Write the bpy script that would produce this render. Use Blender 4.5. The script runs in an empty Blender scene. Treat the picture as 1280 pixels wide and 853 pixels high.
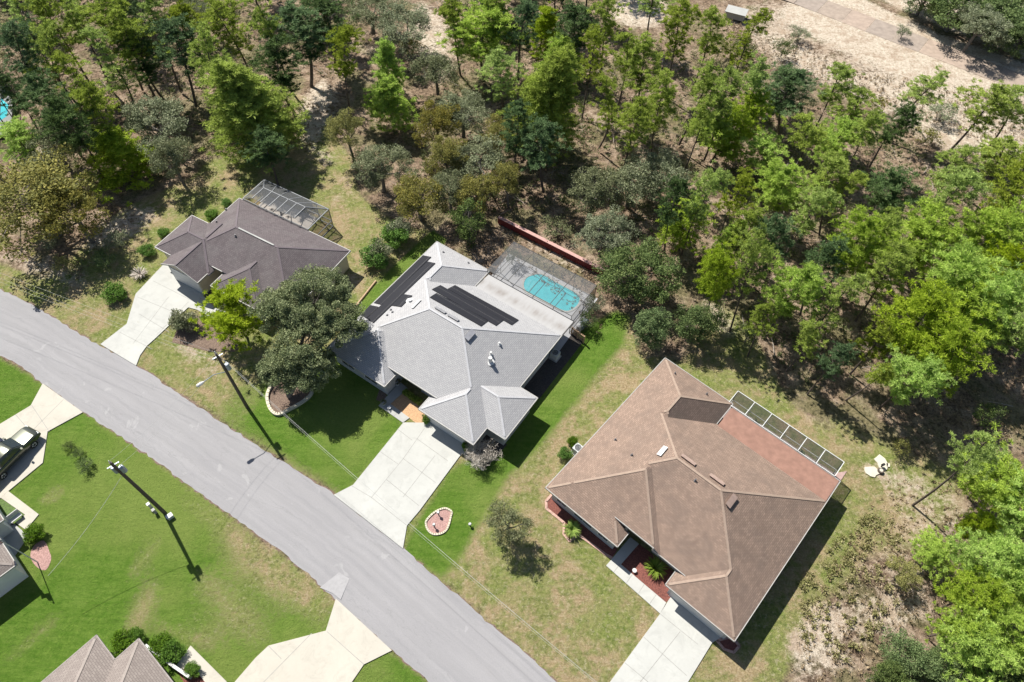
import bpy, bmesh, math, random
import numpy as np
from math import radians, sin, cos, pi, sqrt
from mathutils import Vector, Matrix
random.seed(7); rng = np.random.default_rng(7)
scene = bpy.context.scene; col = scene.collection
# ------------------------------------------------------------------ camera
F_PX, PITCH, ROLL, CAMZ = 878.3, radians(55.25), radians(1.97), 60.0
_F = np.array([0, cos(PITCH), -sin(PITCH)]); _U0 = np.array([0, sin(PITCH), cos(PITCH)]); _R0 = np.array([1., 0, 0])
_R = _R0*cos(ROLL)+_U0*sin(ROLL); _U = -_R0*sin(ROLL)+_U0*cos(ROLL)
cam = bpy.data.cameras.new('camera'); camo = bpy.data.objects.new('camera', cam); col.objects.link(camo)
camo.matrix_world = Matrix(((_R[0], _U[0], -_F[0], 0), (_R[1], _U[1], -_F[1], 0), (_R[2], _U[2], -_F[2], CAMZ), (0, 0, 0, 1)))
cam.sensor_fit = 'HORIZONTAL'; cam.sensor_width = 36; cam.lens = F_PX/1280*36; cam.clip_end = 2000; cam.clip_start = 0.5
scene.camera = camo
# ------------------------------------------------------------------ light
EL, AZ = radians(52.5), radians(130.5)
sdir = Vector((cos(EL)*cos(AZ), cos(EL)*sin(AZ), sin(EL)))
w = bpy.data.worlds.new('World'); scene.world = w; w.use_nodes = True
nt = w.node_tree; sky = nt.nodes.new('ShaderNodeTexSky'); sky.sky_type = 'NISHITA'; sky.sun_disc = False
sky.sun_elevation = EL; sky.sun_rotation = math.atan2(sdir.x, sdir.y) % (2*pi)
bg = nt.nodes['Background']; bg.inputs[1].default_value = 0.06; nt.links.new(sky.outputs[0], bg.inputs[0])
sl = bpy.data.lights.new('sun', 'SUN'); sl.energy = 4.9; sl.angle = radians(0.5); sl.color = (1, .96, .89)
so = bpy.data.objects.new('sun', sl); col.objects.link(so); so.rotation_euler = sdir.to_track_quat('Z', 'Y').to_euler()
scene.view_settings.view_transform = 'Standard'; scene.view_settings.look = 'None'; scene.view_settings.gamma = 1
scene.view_settings.exposure = 0.74
SH = Vector((-sdir.x, -sdir.y))/math.tan(EL)      # ground shadow of 1 m of height

# ------------------------------------------------------------------ helpers
def G(px, z=0.0):
    v = (px[0]-640)*_R-(px[1]-426.5)*_U+F_PX*_F
    k = (z-CAMZ)/v[2]; return Vector((v[0]*k, v[1]*k, z))
def proj(P):
    d = np.array(P)-np.array([0, 0, CAMZ]); f = d@_F
    return (640+F_PX*(d@_R)/f, 426.5-F_PX*(d@_U)/f)
def GP(pts, z=0.0): return [G(q, z) for q in pts]

def tag(o, label=None, cat=None, group=None, kind=None):
    if label: o['label'] = label
    if cat: o['category'] = cat
    if group: o['group'] = group
    if kind: o['kind'] = kind
    return o
def empty(name, loc, rz=0, **k):
    o = bpy.data.objects.new(name, None); col.objects.link(o); o.location = loc; o.rotation_euler = (0, 0, rz)
    o.empty_display_size = .3; return tag(o, **k)
class MB:
    def __init__(s): s.v = []; s.f = []; s.m = []; s.uv = []; s.mats = []
    def mat(s, m):
        if m not in s.mats: s.mats.append(m)
        return s.mats.index(m)
    def face(s, pts, m, uv=None):
        n = len(s.v); s.v += [tuple(q) for q in pts]; s.f.append(tuple(range(n, n+len(pts)))); s.m.append(s.mat(m))
        s.uv += list(uv) if uv else [(q[0], q[1]) for q in pts]
    def box(s, c, size, m, rz=0, tilt=None):
        hx, hy, hz = [a/2 for a in size]; M = Matrix.Rotation(rz, 4, 'Z')
        if tilt: M = M @ tilt
        c = Vector(c)
        P = [c+M@Vector((x*hx, y*hy, z*hz)) for x in (-1, 1) for y in (-1, 1) for z in (-1, 1)]
        for q in ((0, 1, 3, 2), (4, 6, 7, 5), (0, 4, 5, 1), (2, 3, 7, 6), (0, 2, 6, 4), (1, 5, 7, 3)): s.face([P[i] for i in q], m)
    def bar(s, a, b, wd, h, m):
        a, b = Vector(a), Vector(b); d = b-a; L = d.length
        if L < 1e-6: return
        M = d.to_track_quat('X', 'Z').to_matrix().to_4x4(); c = (a+b)/2
        P = [c+M@Vector((x*L/2, y*wd/2, z*h/2)) for x in (-1, 1) for y in (-1, 1) for z in (-1, 1)]
        for q in ((0, 1, 3, 2), (4, 6, 7, 5), (0, 4, 5, 1), (2, 3, 7, 6), (0, 2, 6, 4), (1, 5, 7, 3)): s.face([P[i] for i in q], m)
    def tube(s, pts, rad, m, n=8, cap=True):
        pts = [Vector(q) for q in pts]; rad = rad if isinstance(rad, (list, tuple)) else [rad]*len(pts); rings = []
        for i, q in enumerate(pts):
            d = (pts[min(i+1, len(pts)-1)]-pts[max(i-1, 0)]).normalized(); M = d.to_track_quat('Z', 'Y').to_matrix()
            rings.append([q+M@Vector((cos(2*pi*j/n)*rad[i], sin(2*pi*j/n)*rad[i], 0)) for j in range(n)])
        for a, b in zip(rings, rings[1:]):
            for j in range(n): s.face([a[j], a[(j+1) % n], b[(j+1) % n], b[j]], m)
        if cap: s.face(rings[0][::-1], m); s.face(rings[-1], m)
    def slab(s, poly, z0, z1, m, mside=None):
        a = sum(poly[i][0]*poly[(i+1) % len(poly)][1]-poly[(i+1) % len(poly)][0]*poly[i][1] for i in range(len(poly)))
        if a < 0: poly = poly[::-1]
        s.face([(q[0], q[1], z1) for q in poly], m)
        for i in range(len(poly)):
            q, r = poly[i], poly[(i+1) % len(poly)]; s.face([(q[0], q[1], z0), (r[0], r[1], z0), (r[0], r[1], z1), (q[0], q[1], z1)], mside or m)
    def build(s, name, parent=None, smooth=False, merge=False):
        me = bpy.data.meshes.new(name); me.from_pydata(s.v, [], s.f)
        for m in s.mats: me.materials.append(m)
        me.polygons.foreach_set('material_index', s.m)
        u = me.uv_layers.new(name='UVMap'); u.data.foreach_set('uv', np.array(s.uv, dtype=float).ravel())
        if merge:
            bm = bmesh.new(); bm.from_mesh(me); bmesh.ops.remove_doubles(bm, verts=bm.verts, dist=1e-4)
            bmesh.ops.recalc_face_normals(bm, faces=bm.faces); bm.to_mesh(me); bm.free()
        if smooth: me.polygons.foreach_set('use_smooth', [True]*len(me.polygons))
        me.update(); o = bpy.data.objects.new(name, me); col.objects.link(o)
        if parent: o.parent = parent
        return o

# ------------------------------------------------------------------ materials
class NT:
    def __init__(s, name):
        s.m = bpy.data.materials.new(name); s.m.use_nodes = True; s.t = s.m.node_tree; s.b = s.t.nodes['Principled BSDF']
        s.b.inputs['Roughness'].default_value = .9; s.b.inputs['Specular IOR Level'].default_value = .25; s.out = s.t.nodes['Material Output']
    def n(s, ty, ins=None, **k):
        x = s.t.nodes.new(ty)
        for a, v in k.items(): setattr(x, a, v)
        for a, v in (ins or {}).items():
            if hasattr(v, 'is_output'): s.t.links.new(v, x.inputs[a])
            else: x.inputs[a].default_value = v
        return x
    def co(s, kind='Object', scale=(1, 1, 1), rz=0):
        c = s.n('ShaderNodeTexCoord').outputs[kind]
        m = s.n('ShaderNodeMapping', {'Vector': c}); m.inputs['Scale'].default_value = scale; m.inputs['Rotation'].default_value = (0, 0, rz)
        return m.outputs[0]
    def noise(s, vec, scale, detail=3, rough=.6, dist=0):
        return s.n('ShaderNodeTexNoise', {'Vector': vec, 'Scale': scale, 'Detail': detail, 'Roughness': rough, 'Distortion': dist}).outputs[0]
    def ramp(s, fac, a, b, lo=0., hi=1.):
        return s.n('ShaderNodeMapRange', {'Value': fac, 'From Min': a, 'From Max': b, 'To Min': lo, 'To Max': hi}).outputs[0]
    def mix(s, f, a, b, bt='MIX'):
        x = s.t.nodes.new('ShaderNodeMix'); x.data_type = 'RGBA'; x.blend_type = bt
        for i, v in ((0, f), (6, a), (7, b)):
            if hasattr(v, 'is_output'): s.t.links.new(v, x.inputs[i])
            else: x.inputs[i].default_value = v if i == 0 else (*v[:3], 1)
        return x.outputs[2]
    def math(s, op, a, b=0.):
        x = s.t.nodes.new('ShaderNodeMath'); x.operation = op
        for i, v in ((0, a), (1, b)):
            if hasattr(v, 'is_output'): s.t.links.new(v, x.inputs[i])
            else: x.inputs[i].default_value = v
        return x.outputs[0]
    def col(s, c):
        if hasattr(c, 'is_output'): s.t.links.new(c, s.b.inputs['Base Color'])
        else: s.b.inputs['Base Color'].default_value = (*c, 1)
    def bump(s, h, strength=.5, dist=.05):
        x = s.n('ShaderNodeBump', {'Height': h, 'Strength': strength, 'Distance': dist}); s.t.links.new(x.outputs[0], s.b.inputs['Normal'])
def simple(name, c, rough=.7, metal=0, var=.15, scale=3., spec=.3):
    s = NT(name); v = s.co(); n = s.noise(v, scale, 4)
    s.col(s.mix(s.ramp(n, .3, .7), [a*(1-var) for a in c], [min(1, a*(1+var)) for a in c])); s.b.inputs['Roughness'].default_value = rough
    s.b.inputs['Metallic'].default_value = metal; s.b.inputs['Specular IOR Level'].default_value = spec; return s.m

def concrete(name, c, stain=.18):
    s = NT(name); v = s.co(); a = s.noise(v, .35, 5, .65); b = s.noise(v, 6, 3)
    x = s.mix(s.ramp(a, .35, .7), [q*(1-stain) for q in c], c); x = s.mix(s.ramp(b, .3, .8, 0, .25), x, [q*.8 for q in c]); st = s.noise(v, .8, 5, .75, .8); x = s.mix(s.ramp(st, .50, .64, 0, .55), x, [q*.76 for q in c]); x = s.mix(s.ramp(s.noise(v, 1.6, 5, .8, 1.), .64, .70, 0, .5), x, (.30, .27, .21))
    s.col(x); s.bump(b, .2, .01); return s.m
def shingle(name, c, c2, amount=.5, course=.16, blotch=(.25, .25, .22)):
    s = NT(name); v = s.co('UV'); o = s.co()
    br = s.n('ShaderNodeTexBrick', {'Vector': v, 'Color1': (*c, 1), 'Color2': (*c2, 1), 'Mortar': (*[q*.5 for q in c2], 1), 'Scale': 1.0, 'Mortar Size': .012, 'Bias': 0., 'Brick Width': .33, 'Row Height': course})
    br.offset = .5; x = br.outputs[0]
    a = s.noise(o, .5, 5, .7); x = s.mix(s.ramp(a, .45, .75, 0, amount), x, blotch)
    a2 = s.noise(s.co('UV', (1.6, .3, 1)), 1.2, 5, .75); x = s.mix(s.ramp(a2, .46, .66, 0, amount*.8), x, [q*.7 for q in c2])
    g = s.noise(o, 22, 2); x = s.mix(s.ramp(g, .3, .7, 0, .35), x, [q*.62 for q in c2])
    s.col(x); s.bump(br.outputs[1], .35, .02); s.b.inputs['Roughness'].default_value = .92; return s.m
def leafmat(name, cols, trans=.35, oscale=.6, rough=.65):
    """cols: dark, mid, light leaf colours; every leaf is its own mesh island"""
    s = NT(name); geo = s.n('ShaderNodeNewGeometry'); oi = s.n('ShaderNodeObjectInfo')
    o = s.n('ShaderNodeTexCoord').outputs['Object']; nz = s.noise(o, oscale, 3)
    f = s.math('ADD', s.math('MULTIPLY', geo.outputs['Random Per Island'], .55), s.math('MULTIPLY', s.ramp(nz, .3, .7), .45))
    r = s.n('ShaderNodeValToRGB', {'Fac': f}); e = r.color_ramp.elements
    e[0].position = .1; e[0].color = (*cols[0], 1); e[1].position = .9; e[1].color = (*cols[2], 1)
    m = e.new(.5); m.color = (*cols[1], 1)
    h = s.n('ShaderNodeHueSaturation', {'Hue': s.ramp(oi.outputs['Random'], 0, 1, .486, .506), 'Saturation': s.ramp(oi.outputs['Random'], 0, 1, 1.1, .85), 'Value': s.ramp(oi.outputs['Random'], 0, 1, .85, 1.2), 'Color': r.outputs[0]})
    s.col(h.outputs[0]); s.b.inputs['Roughness'].default_value = rough; s.b.inputs['Specular IOR Level'].default_value = .12
    t = s.n('ShaderNodeBsdfTranslucent', {'Color': h.outputs[0]}); mx = s.n('ShaderNodeMixShader', {0: trans, 1: s.b.outputs[0], 2: t.outputs[0]})
    s.t.links.new(mx.outputs[0], s.out.inputs[0]); return s.m
def screenmat(name, c, dens):
    s = NT(name); s.col(c); s.b.inputs['Roughness'].default_value = .8
    t = s.n('ShaderNodeBsdfTransparent'); mx = s.n('ShaderNodeMixShader', {0: 1-dens, 1: s.b.outputs[0], 2: t.outputs[0]})
    s.t.links.new(mx.outputs[0], s.out.inputs[0]); return s.m

M = {}
M['conc'] = concrete('bright_concrete', (.46, .46, .43), .12); M['conc_warm'] = concrete('warm_concrete', (.48, .45, .385), .1)
M['conc_grey'] = concrete('grey_concrete', (.42, .42, .40), .25)
M['joint'] = simple('joint', (.27, .265, .245)); M['trim'] = simple('eave_trim', (.36, .35, .33), .5, var=.1); M['kerb'] = simple('pale_edging', (.55, .5, .38), scale=8)
M['pinkedge'] = simple('pink_edging', (.42, .27, .22), scale=8, var=.3)
M['sh_grey'] = shingle('grey_shingle', (.43, .425, .425), (.37, .367, .372), .12, blotch=(.25, .25, .27))
M['sh_brown'] = shingle('brown_shingle', (.335, .24, .185), (.245, .176, .138), .62, blotch=(.13, .105, .09))
M['sh_dark'] = shingle('dark_shingle', (.165, .14, .143), (.125, .106, .11), .5, blotch=(.19, .18, .175))
M['sh_tan'] = shingle('taupe_shingle', (.29, .25, .225), (.235, .2, .18), .3, blotch=(.17, .14, .13))
for nm_, c_ in (('grey_shingle', (.41, .41, .42)), ('brown_shingle', (.305, .23, .18)), ('dark_shingle', (.135, .113, .122)), ('taupe_shingle', (.275, .238, .213))): M[nm_+'_cap'] = simple(nm_+'_cap', c_, .9, var=.12, scale=5)
M['white'] = simple('white_trim', (.55, .55, .54), .5, var=.05); M['cream'] = simple('cream_wall', (.5, .45, .35), var=.08, scale=1.)
M['wall_grey'] = simple('grey_wall', (.42, .43, .43), var=.06, scale=1.); M['wall_white'] = simple('white_wall', (.62, .63, .64), var=.06, scale=1.)
M['wall_tan'] = simple('tan_wall', (.38, .31, .24), var=.08, scale=1.)
M['glass'] = simple('window_glass', (.03, .04, .05), .08, var=.1, spec=.8); M['dark'] = simple('dark_metal', (.03, .03, .032), .5, .3)
M['bronze'] = simple('bronze_frame', (.07, .065, .06), .5); M['alu'] = simple('white_aluminium', (.62, .63, .62), .45)
M['galv'] = simple('galvanised', (.30, .34, .38), .45, .3); M['wood'] = simple('pole_wood', (.085, .07, .058), scale=6, var=.3)
M['timber'] = simple('tan_timber', (.38, .26, .16), scale=5, var=.2); M['vent'] = simple('vent_metal', (.12, .12, .13), .5)
M['wire'] = simple('wire', (.4, .4, .38), .5); M['bark'] = simple('bark', (.10, .08, .068), scale=5, var=.4); M['bark_oak'] = simple('oak_bark', (.15, .135, .12), scale=5, var=.35)
M['stick'] = simple('dead_stick', (.30, .26, .22), scale=4, var=.35); M['red'] = simple('red_paint', (.19, .035, .035), scale=2, var=.2); M['membrane_red'] = simple('salmon_roof', (.25, .14, .105), scale=1.6, var=.16)
M['screen'] = screenmat('screen_mesh', (.17, .175, .18), .36); M['screen_dark'] = screenmat('dark_screen_mesh', (.04, .043, .042), .5); M['screen_wall'] = screenmat('wall_screen_mesh', (.07, .07, .07), .35)
def membrane():
    s = NT('white_membrane'); v = s.co('UV', (1, .3, 1)); a = s.noise(v, 1.1, 5, .6); uv = s.n('ShaderNodeSeparateXYZ', {0: s.n('ShaderNodeTexCoord').outputs['UV']})
    band = s.ramp(s.math('ABSOLUTE', s.math('SUBTRACT', uv.outputs[1], 15.75)), .1, .75, 1, 0); x = s.mix(s.math('MULTIPLY', s.ramp(a, .38, .62, .1, 1), band), (.36, .355, .35), (.25, .23, .215)); x = s.mix(s.ramp(s.noise(s.co('UV', (3, .3, 1)), 1.2, 4), .5, .65, 0, .3), x, (.30, .29, .28)); s.col(x); return s.m
M['membrane'] = membrane()
def solar():
    s = NT('solar_panel'); v = s.co('UV'); br = s.n('ShaderNodeTexBrick', {'Vector': v, 'Color1': (.022, .022, .027, 1), 'Color2': (.03, .03, .036, 1), 'Mortar': (.16, .155, .15, 1), 'Scale': 1., 'Mortar Size': .012, 'Brick Width': 30., 'Row Height': 1.28})
    br.offset = 0; s.col(br.outputs[0]); s.b.inputs['Roughness'].default_value = .38; return s.m
M['solar'] = solar()
def waterm():
    s = NT('pool_water'); v = s.co(); n = s.noise(v, 1.2, 3); s.col(s.mix(s.ramp(n, .3, .7), (.02, .42, .48), (.035, .54, .60)))
    s.b.inputs['Roughness'].default_value = .5; s.b.inputs['Specular IOR Level'].default_value = .12; s.bump(s.noise(v, 3, 2), .15, .03); return s.m
M['water'] = waterm()
def mulch(name, a, b, sc=9):
    s = NT(name); v = s.co(); n = s.noise(v, sc, 4, .8); n2 = s.noise(v, 1., 3); x = s.mix(s.ramp(n, .35, .65), b, a); s.col(s.mix(s.ramp(n2, .5, .8, 0, .5), x, b)); s.bump(n, 1, .06); return s.m
M['mulch_red'] = mulch('red_mulch', (.27, .10, .075), (.10, .04, .035)); M['mulch_orange'] = mulch('orange_stone', (.62, .40, .22), (.36, .22, .13))
M['mulch_dark'] = mulch('dark_mulch', (.10, .085, .075), (.045, .04, .037)); M['mulch_brown'] = mulch('brown_mulch', (.26, .19, .14), (.09, .06, .05)); M['rock_pink'] = mulch('pink_stone', (.50, .31, .28), (.25, .15, .13))
def road():
    s = NT('asphalt'); a1 = radians(-47)
    v = s.co('Object', (1, 1, 1)); st = s.noise(s.co('UV', (.05, 1.3, 1)), 1.6, 4, .6); b = s.noise(v, .13, 4, .6); g = s.noise(v, 14, 2)
    uvs = s.n('ShaderNodeSeparateXYZ', {0: s.n('ShaderNodeTexCoord').outputs['UV']}); tr = s.n('ShaderNodeMath', {0: s.math('MULTIPLY', uvs.outputs[1], 2*pi/1.65)}, operation='SINE').outputs[0]
    x = s.mix(s.ramp(b, .35, .68), (.275, .268, .272), (.315, .307, .31)); x = s.mix(s.ramp(st, .42, .7, 0, .55), x, (.225, .222, .228)); x = s.mix(s.ramp(g, .3, .75, 0, .35), x, (.18, .18, .185))
    x = s.mix(s.math('MULTIPLY', s.ramp(tr, .0, 1, 0, .4), s.ramp(b, .35, .6)), x, (.235, .23, .232))
    cr = s.noise(s.co('UV', (.12, 1, 1)), .55, 6, .6, .6); x = s.mix(s.ramp(s.math('ABSOLUTE', s.math('SUBTRACT', cr, .5)), 0, .007, .4, 0), x, (.18, .18, .18)); pt = s.noise(v, .45, 3, .5, 1.); x = s.mix(s.ramp(pt, .66, .70, 0, .35), x, (.38, .375, .37))
    s.col(x); s.bump(g, .3, .01); return s.m
M['road'] = road(); M['road_patch'] = simple('asphalt_patch', (.305, .299, .302), scale=4, var=.08)
PINE = leafmat('pine_needles', ((.11, .165, .033), (.32, .42, .075), (.54, .66, .145)), .4)
PINED = leafmat('dark_needles', ((.035, .07, .03), (.10, .17, .06), (.20, .30, .11)), .3)
YOUNG = leafmat('bright_needles', ((.13, .21, .026), (.35, .50, .06), (.56, .70, .12)), .45)
OAKG = leafmat('grey_oak_leaves', ((.095, .115, .06), (.21, .24, .125), (.37, .39, .24)), .25)
GOLD = leafmat('golden_oak_leaves', ((.12, .13, .04), (.25, .25, .07), (.40, .36, .085)), .35)
LIVE = leafmat('live_oak_leaves', ((.052, .088, .03), (.125, .185, .058), (.26, .33, .115)), .28)
BUSH = leafmat('bush_leaves', ((.05, .12, .02), (.12, .24, .03), (.2, .34, .055)), .35)
PALEG = leafmat('pale_shrub_leaves', ((.10, .13, .06), (.22, .24, .13), (.42, .40, .27)), .25)
YELG = leafmat('yellow_green_leaves', ((.10, .17, .02), (.22, .32, .04), (.40, .46, .10)), .35)
TWIG = leafmat('dry_twigs', ((.25, .22, .19), (.45, .40, .34), (.62, .57, .50)), .1)
WEED = leafmat('weed_leaves', ((.16, .17, .06), (.32, .32, .14), (.52, .48, .28)), .25, 1.5)

# ------------------------------------------------------------------ ground zones
def zone_field(X, Y, poly, soft):
    P = np.array([[q.x, q.y] for q in GP(poly)]); n = len(P); inside = np.zeros(X.shape, bool); dist = np.full(X.shape, 1e9)
    for i in range(n):
        x1, y1 = P[i]; x2, y2 = P[(i+1) % n]
        if y1 != y2:
            c = ((y1 > Y) != (y2 > Y)) & (X < (x2-x1)*(Y-y1)/(y2-y1)+x1); inside ^= c
        dx, dy = x2-x1, y2-y1; t = np.clip(((X-x1)*dx+(Y-y1)*dy)/(dx*dx+dy*dy+1e-9), 0, 1); dist = np.minimum(dist, np.hypot(X-x1-t*dx, Y-y1-t*dy))
    sd = np.where(inside, dist, -dist); t = np.clip(sd/soft*.5+.5, 0, 1); return t*t*(3-2*t)
def blob(x, y, rx, ry=None, a=0):
    ry = ry or rx; return [(x+rx*cos(t)*cos(a)-ry*sin(t)*sin(a), y+rx*cos(t)*sin(a)+ry*sin(t)*cos(a)) for t in np.linspace(0, 2*pi, 14)[:-1]]
# channels: 0 lush grass, 1 dry grass, 2 sand
Z = [
 (1, 1., 1.5, [(-60, 330), (0, 330), (55, 350), (95, 318), (120, 290), (150, 262), (200, 240), (238, 222), (262, 200), (300, 196), (330, 175), (352, 150), (362, 118), (395, 122), (412, 160), (440, 200), (450, 245), (480, 268), (510, 283), (545, 292), (640, 420), (640, 560), (560, 722), (430, 620), (171, 458), (0, 364), (-80, 340)]),
 (2, .75, 2.5, blob(150, 285, 55, 20, -.5)), (2, .6, 2, blob(60, 190, 30, 12)), (2, .6, 2, blob(55, 335, 60, 18, .3)), (2, .8, 2.2, blob(395, 140, 24, 45, .3)), (2, .55, 1.5, blob(400, 190, 30, 14, .8)),
 (2, .35, 3, blob(430, 240, 30, 40, .6)), (2, .45, 1.5, blob(440, 350, 14, 25, .8)), (2, .35, 2, blob(225, 250, 40, 14, -.6)),
 (0, .35, 2.5, blob(90, 385, 60, 18, .5)), (0, .3, 2, blob(110, 360, 30, 12, .5)),
 (2, .55, 2, blob(245, 445, 45, 18, .7)), (1, .35, 2, blob(270, 470, 40, 18, .7)), (0, .4, 3, blob(260, 520, 70, 16, .62)),
 # lush front lawn of the grey house
 (0, .95, 2.2, [(318, 500), (330, 470), (420, 440), (470, 470), (510, 520), (505, 545), (430, 622), (380, 590), (330, 555), (300, 530)]),
 (0, .55, 1.5, [(300, 470), (330, 480), (330, 556), (300, 540), (270, 515)]),
 # strip on its left side
 (0, 1., .5, [(430, 402), (466, 360), (500, 325), (540, 288), (560, 300), (480, 380), (436, 440)]),
 # strip on its right side + lawn by the drive
 (0, 1., 1.2, [(640, 470), (700, 440), (725, 415), (745, 402), (770, 388), (786, 396), (780, 430), (745, 470), (712, 512), (678, 555), (640, 590), (608, 640), (572, 700), (552, 722), (500, 690), (560, 590), (610, 560)]),
 # brown lot
 (1, 1., 1.8, [(782, 402), (800, 440), (850, 455), (890, 380), (925, 395), (955, 440), (985, 500), (1035, 545), (1075, 560), (1110, 600), (1100, 650), (1060, 690), (1010, 760), (970, 860), (960, 920), (690, 920), (640, 802), (550, 722), (608, 640), (678, 555), (745, 470)]),
 (2, .7, 2, blob(900, 400, 35, 14, .9)), (2, .4, 3, blob(960, 450, 50, 20, .8)), (2, .35, 2, blob(790, 455, 20, 8, .9)), (2, .4, 2, blob(1030, 535, 50, 12, .6)), (2, .25, 3, blob(730, 500, 40, 12, -.8)),
 (2, .3, 2, blob(672, 640, 30, 8, -.9)), (2, .28, 2, blob(600, 700, 50, 7, .75)), (2, .28, 2, blob(680, 770, 60, 7, .8)), (0, .35, 2.5, blob(745, 690, 40, 14, .8)), (0, .3, 2, blob(1070, 600, 30, 12)), (0, .35, 2, blob(925, 440, 25, 50, -.6)), (0, .3, 2.5, blob(640, 780, 40, 14, .8)), (0, .3, 2, blob(960, 500, 60, 14, .7)), (0, .3, 2, blob(700, 610, 40, 12, -.9)),
 # scrub
 (2, .45, 3, [(1010, 770), (1060, 700), (1130, 620), (1190, 600), (1220, 640), (1190, 760), (1110, 800), (1080, 860), (1000, 860)]),
 (1, .85, 3, [(1040, 520), (1130, 560), (1200, 590), (1210, 640), (1150, 690), (1080, 700), (1010, 780), (960, 850)]), (2, .6, 2.5, blob(1120, 600, 60, 22, .4)), (2, .5, 2.5, blob(1170, 640, 40, 30, .4)), (2, .85, 2, blob(1020, 800, 30, 45, .4)), (2, .7, 2, blob(1120, 770, 45, 18, -.3)), (2, .4, 2, blob(1180, 500, 60, 16, .5)), (1, .6, 2, blob(1075, 650, 60, 25, -.7)),
 # clearings in the woods
 (2, .7, 2.5, blob(540, 50, 30, 55, -.35)), (2, .45, 2, blob(470, 60, 50, 12, .2)), (2, .4, 3, blob(235, 180, 40, 20, .8)), (2, .45, 2.5, blob(395, 150, 30, 20)), (2, .8, 2, blob(800, 12, 42, 24)), (2, .4, 2.5, blob(770, 160, 50, 22, .5)), (2, .35, 2, blob(115, 70, 14, 40, -.4)),
 (1, .45, 2, blob(590, 60, 20, 40)), (2, .55, 2, blob(700, 320, 60, 14, .45)), (2, .3, 2, blob(900, 260, 40, 30)),
 (2, .5, 3, [(900, 15), (960, -10), (1010, 40), (1000, 70), (930, 60)]), (2, 1., 3, [(975, 20), (990, -10), (1010, -80), (1400, -80), (1400, 135), (1260, 118), (1200, 130), (1150, 108), (1080, 80), (1010, 45)]), (2, .75, 4, [(960, 40), (1080, 80), (1290, 110), (1300, 210), (1180, 190), (1060, 120), (960, 80)]), (2, .35, 4, [(1090, 160), (1280, 190), (1270, 260), (1150, 250)]),
 (2, .9, 3, [(1120, -60), (1180, 10), (1300, 60), (1400, 90), (1400, -60)]),
 (2, -.7, 1.2, [(1075, -20), (1110, 3), (1190, 38), (1285, 72), (1285, 82), (1180, 46), (1100, 10), (1060, -12)]),
 # lawns across the street
 (0, 1., 1., [(-120, 420), (0, 446), (54, 480), (104, 516), (160, 552), (236, 607), (320, 667), (375, 709), (418, 748), (490, 813), (536, 853), (600, 930), (-120, 930)]),
 (0, -.8, 2., [(225, 625), (290, 645), (420, 750), (405, 790), (350, 740), (290, 690)]), (0, -.8, 2.2, blob(176, 765, 15, 42, .45)), (0, -.8, 2, blob(232, 796, 34, 9, .3)), (0, -.75, 1.5, blob(65, 620, 22, 9, -.5)), (0, -.7, 2., blob(183, 695, 10, 35, .7)), (0, -.6, 2, blob(40, 800, 50, 10, -.7)), (0, -.5, 1.5, blob(480, 840, 30, 8, .6)), (0, -.6, 3, blob(290, 760, 70, 40, .8)), (0, -.5, 2.5, blob(350, 720, 60, 22, .7)), (1, 0., 1, blob(176, 765, 12, 36, .45)), (1, -.5, 2, blob(320, 690, 60, 12, .65)),
]
gx = np.concatenate([np.linspace(-500, -100, 14)[:-1], np.arange(-100, 95, .45), np.linspace(95, 500, 14)])
gy = np.concatenate([np.linspace(-300, -5, 12)[:-1], np.arange(-5, 140, .45), np.linspace(140, 700, 16)])
X, Y = np.meshgrid(gx, gy); ch = np.zeros((3,)+X.shape)
for c, val, soft, poly in Z:
    f = zone_field(X, Y, poly, soft)
    if val < 0: ch[c] = ch[c]*(1+val*f)
    else: ch[c] = ch[c]*(1-f)+np.maximum(val, ch[c])*f
    if c == 0 and val > .9: ch[2] *= (1-f); ch[1] = np.maximum(ch[1], f)
# soft undulation in the woods only
hh = .25*np.sin(X*.21+1)*np.cos(Y*.17)+.15*np.sin(X*.5+Y*.43); hh = (hh-.4)*np.clip(1-ch[0]-ch[1]-ch[2]*.8, 0, 1)
flat = zone_field(X, Y, [(-100, 300), (150, 200), (420, 90), (480, 230), (640, 240), (780, 330), (860, 330), (1000, 460), (1140, 600), (1050, 900), (-100, 900)], 10)
flat = np.maximum(flat, zone_field(X, Y, [(960, 20), (1000, -60), (1400, -60), (1400, 180), (1180, 130), (1040, 60)], 8)); hh = hh*(1-flat)
V = np.stack([X.ravel(), Y.ravel(), hh.ravel()], 1); ny, nx = X.shape
idx = np.arange(nx*ny).reshape(ny, nx); Fq = np.stack([idx[:-1, :-1], idx[:-1, 1:], idx[1:, 1:], idx[1:, :-1]], -1).reshape(-1, 4)
me = bpy.data.meshes.new('ground'); me.from_pydata(V.tolist(), [], Fq.tolist())
at = me.color_attributes.new('zones', 'FLOAT_COLOR', 'POINT'); cc = np.ones((nx*ny, 4)); cc[:, :3] = ch.reshape(3, -1).T; at.data.foreach_set('color', cc.ravel())
me.polygons.foreach_set('use_smooth', [True]*len(me.polygons)); ground = bpy.data.objects.new('ground', me); col.objects.link(ground); tag(ground, kind='structure')
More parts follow.
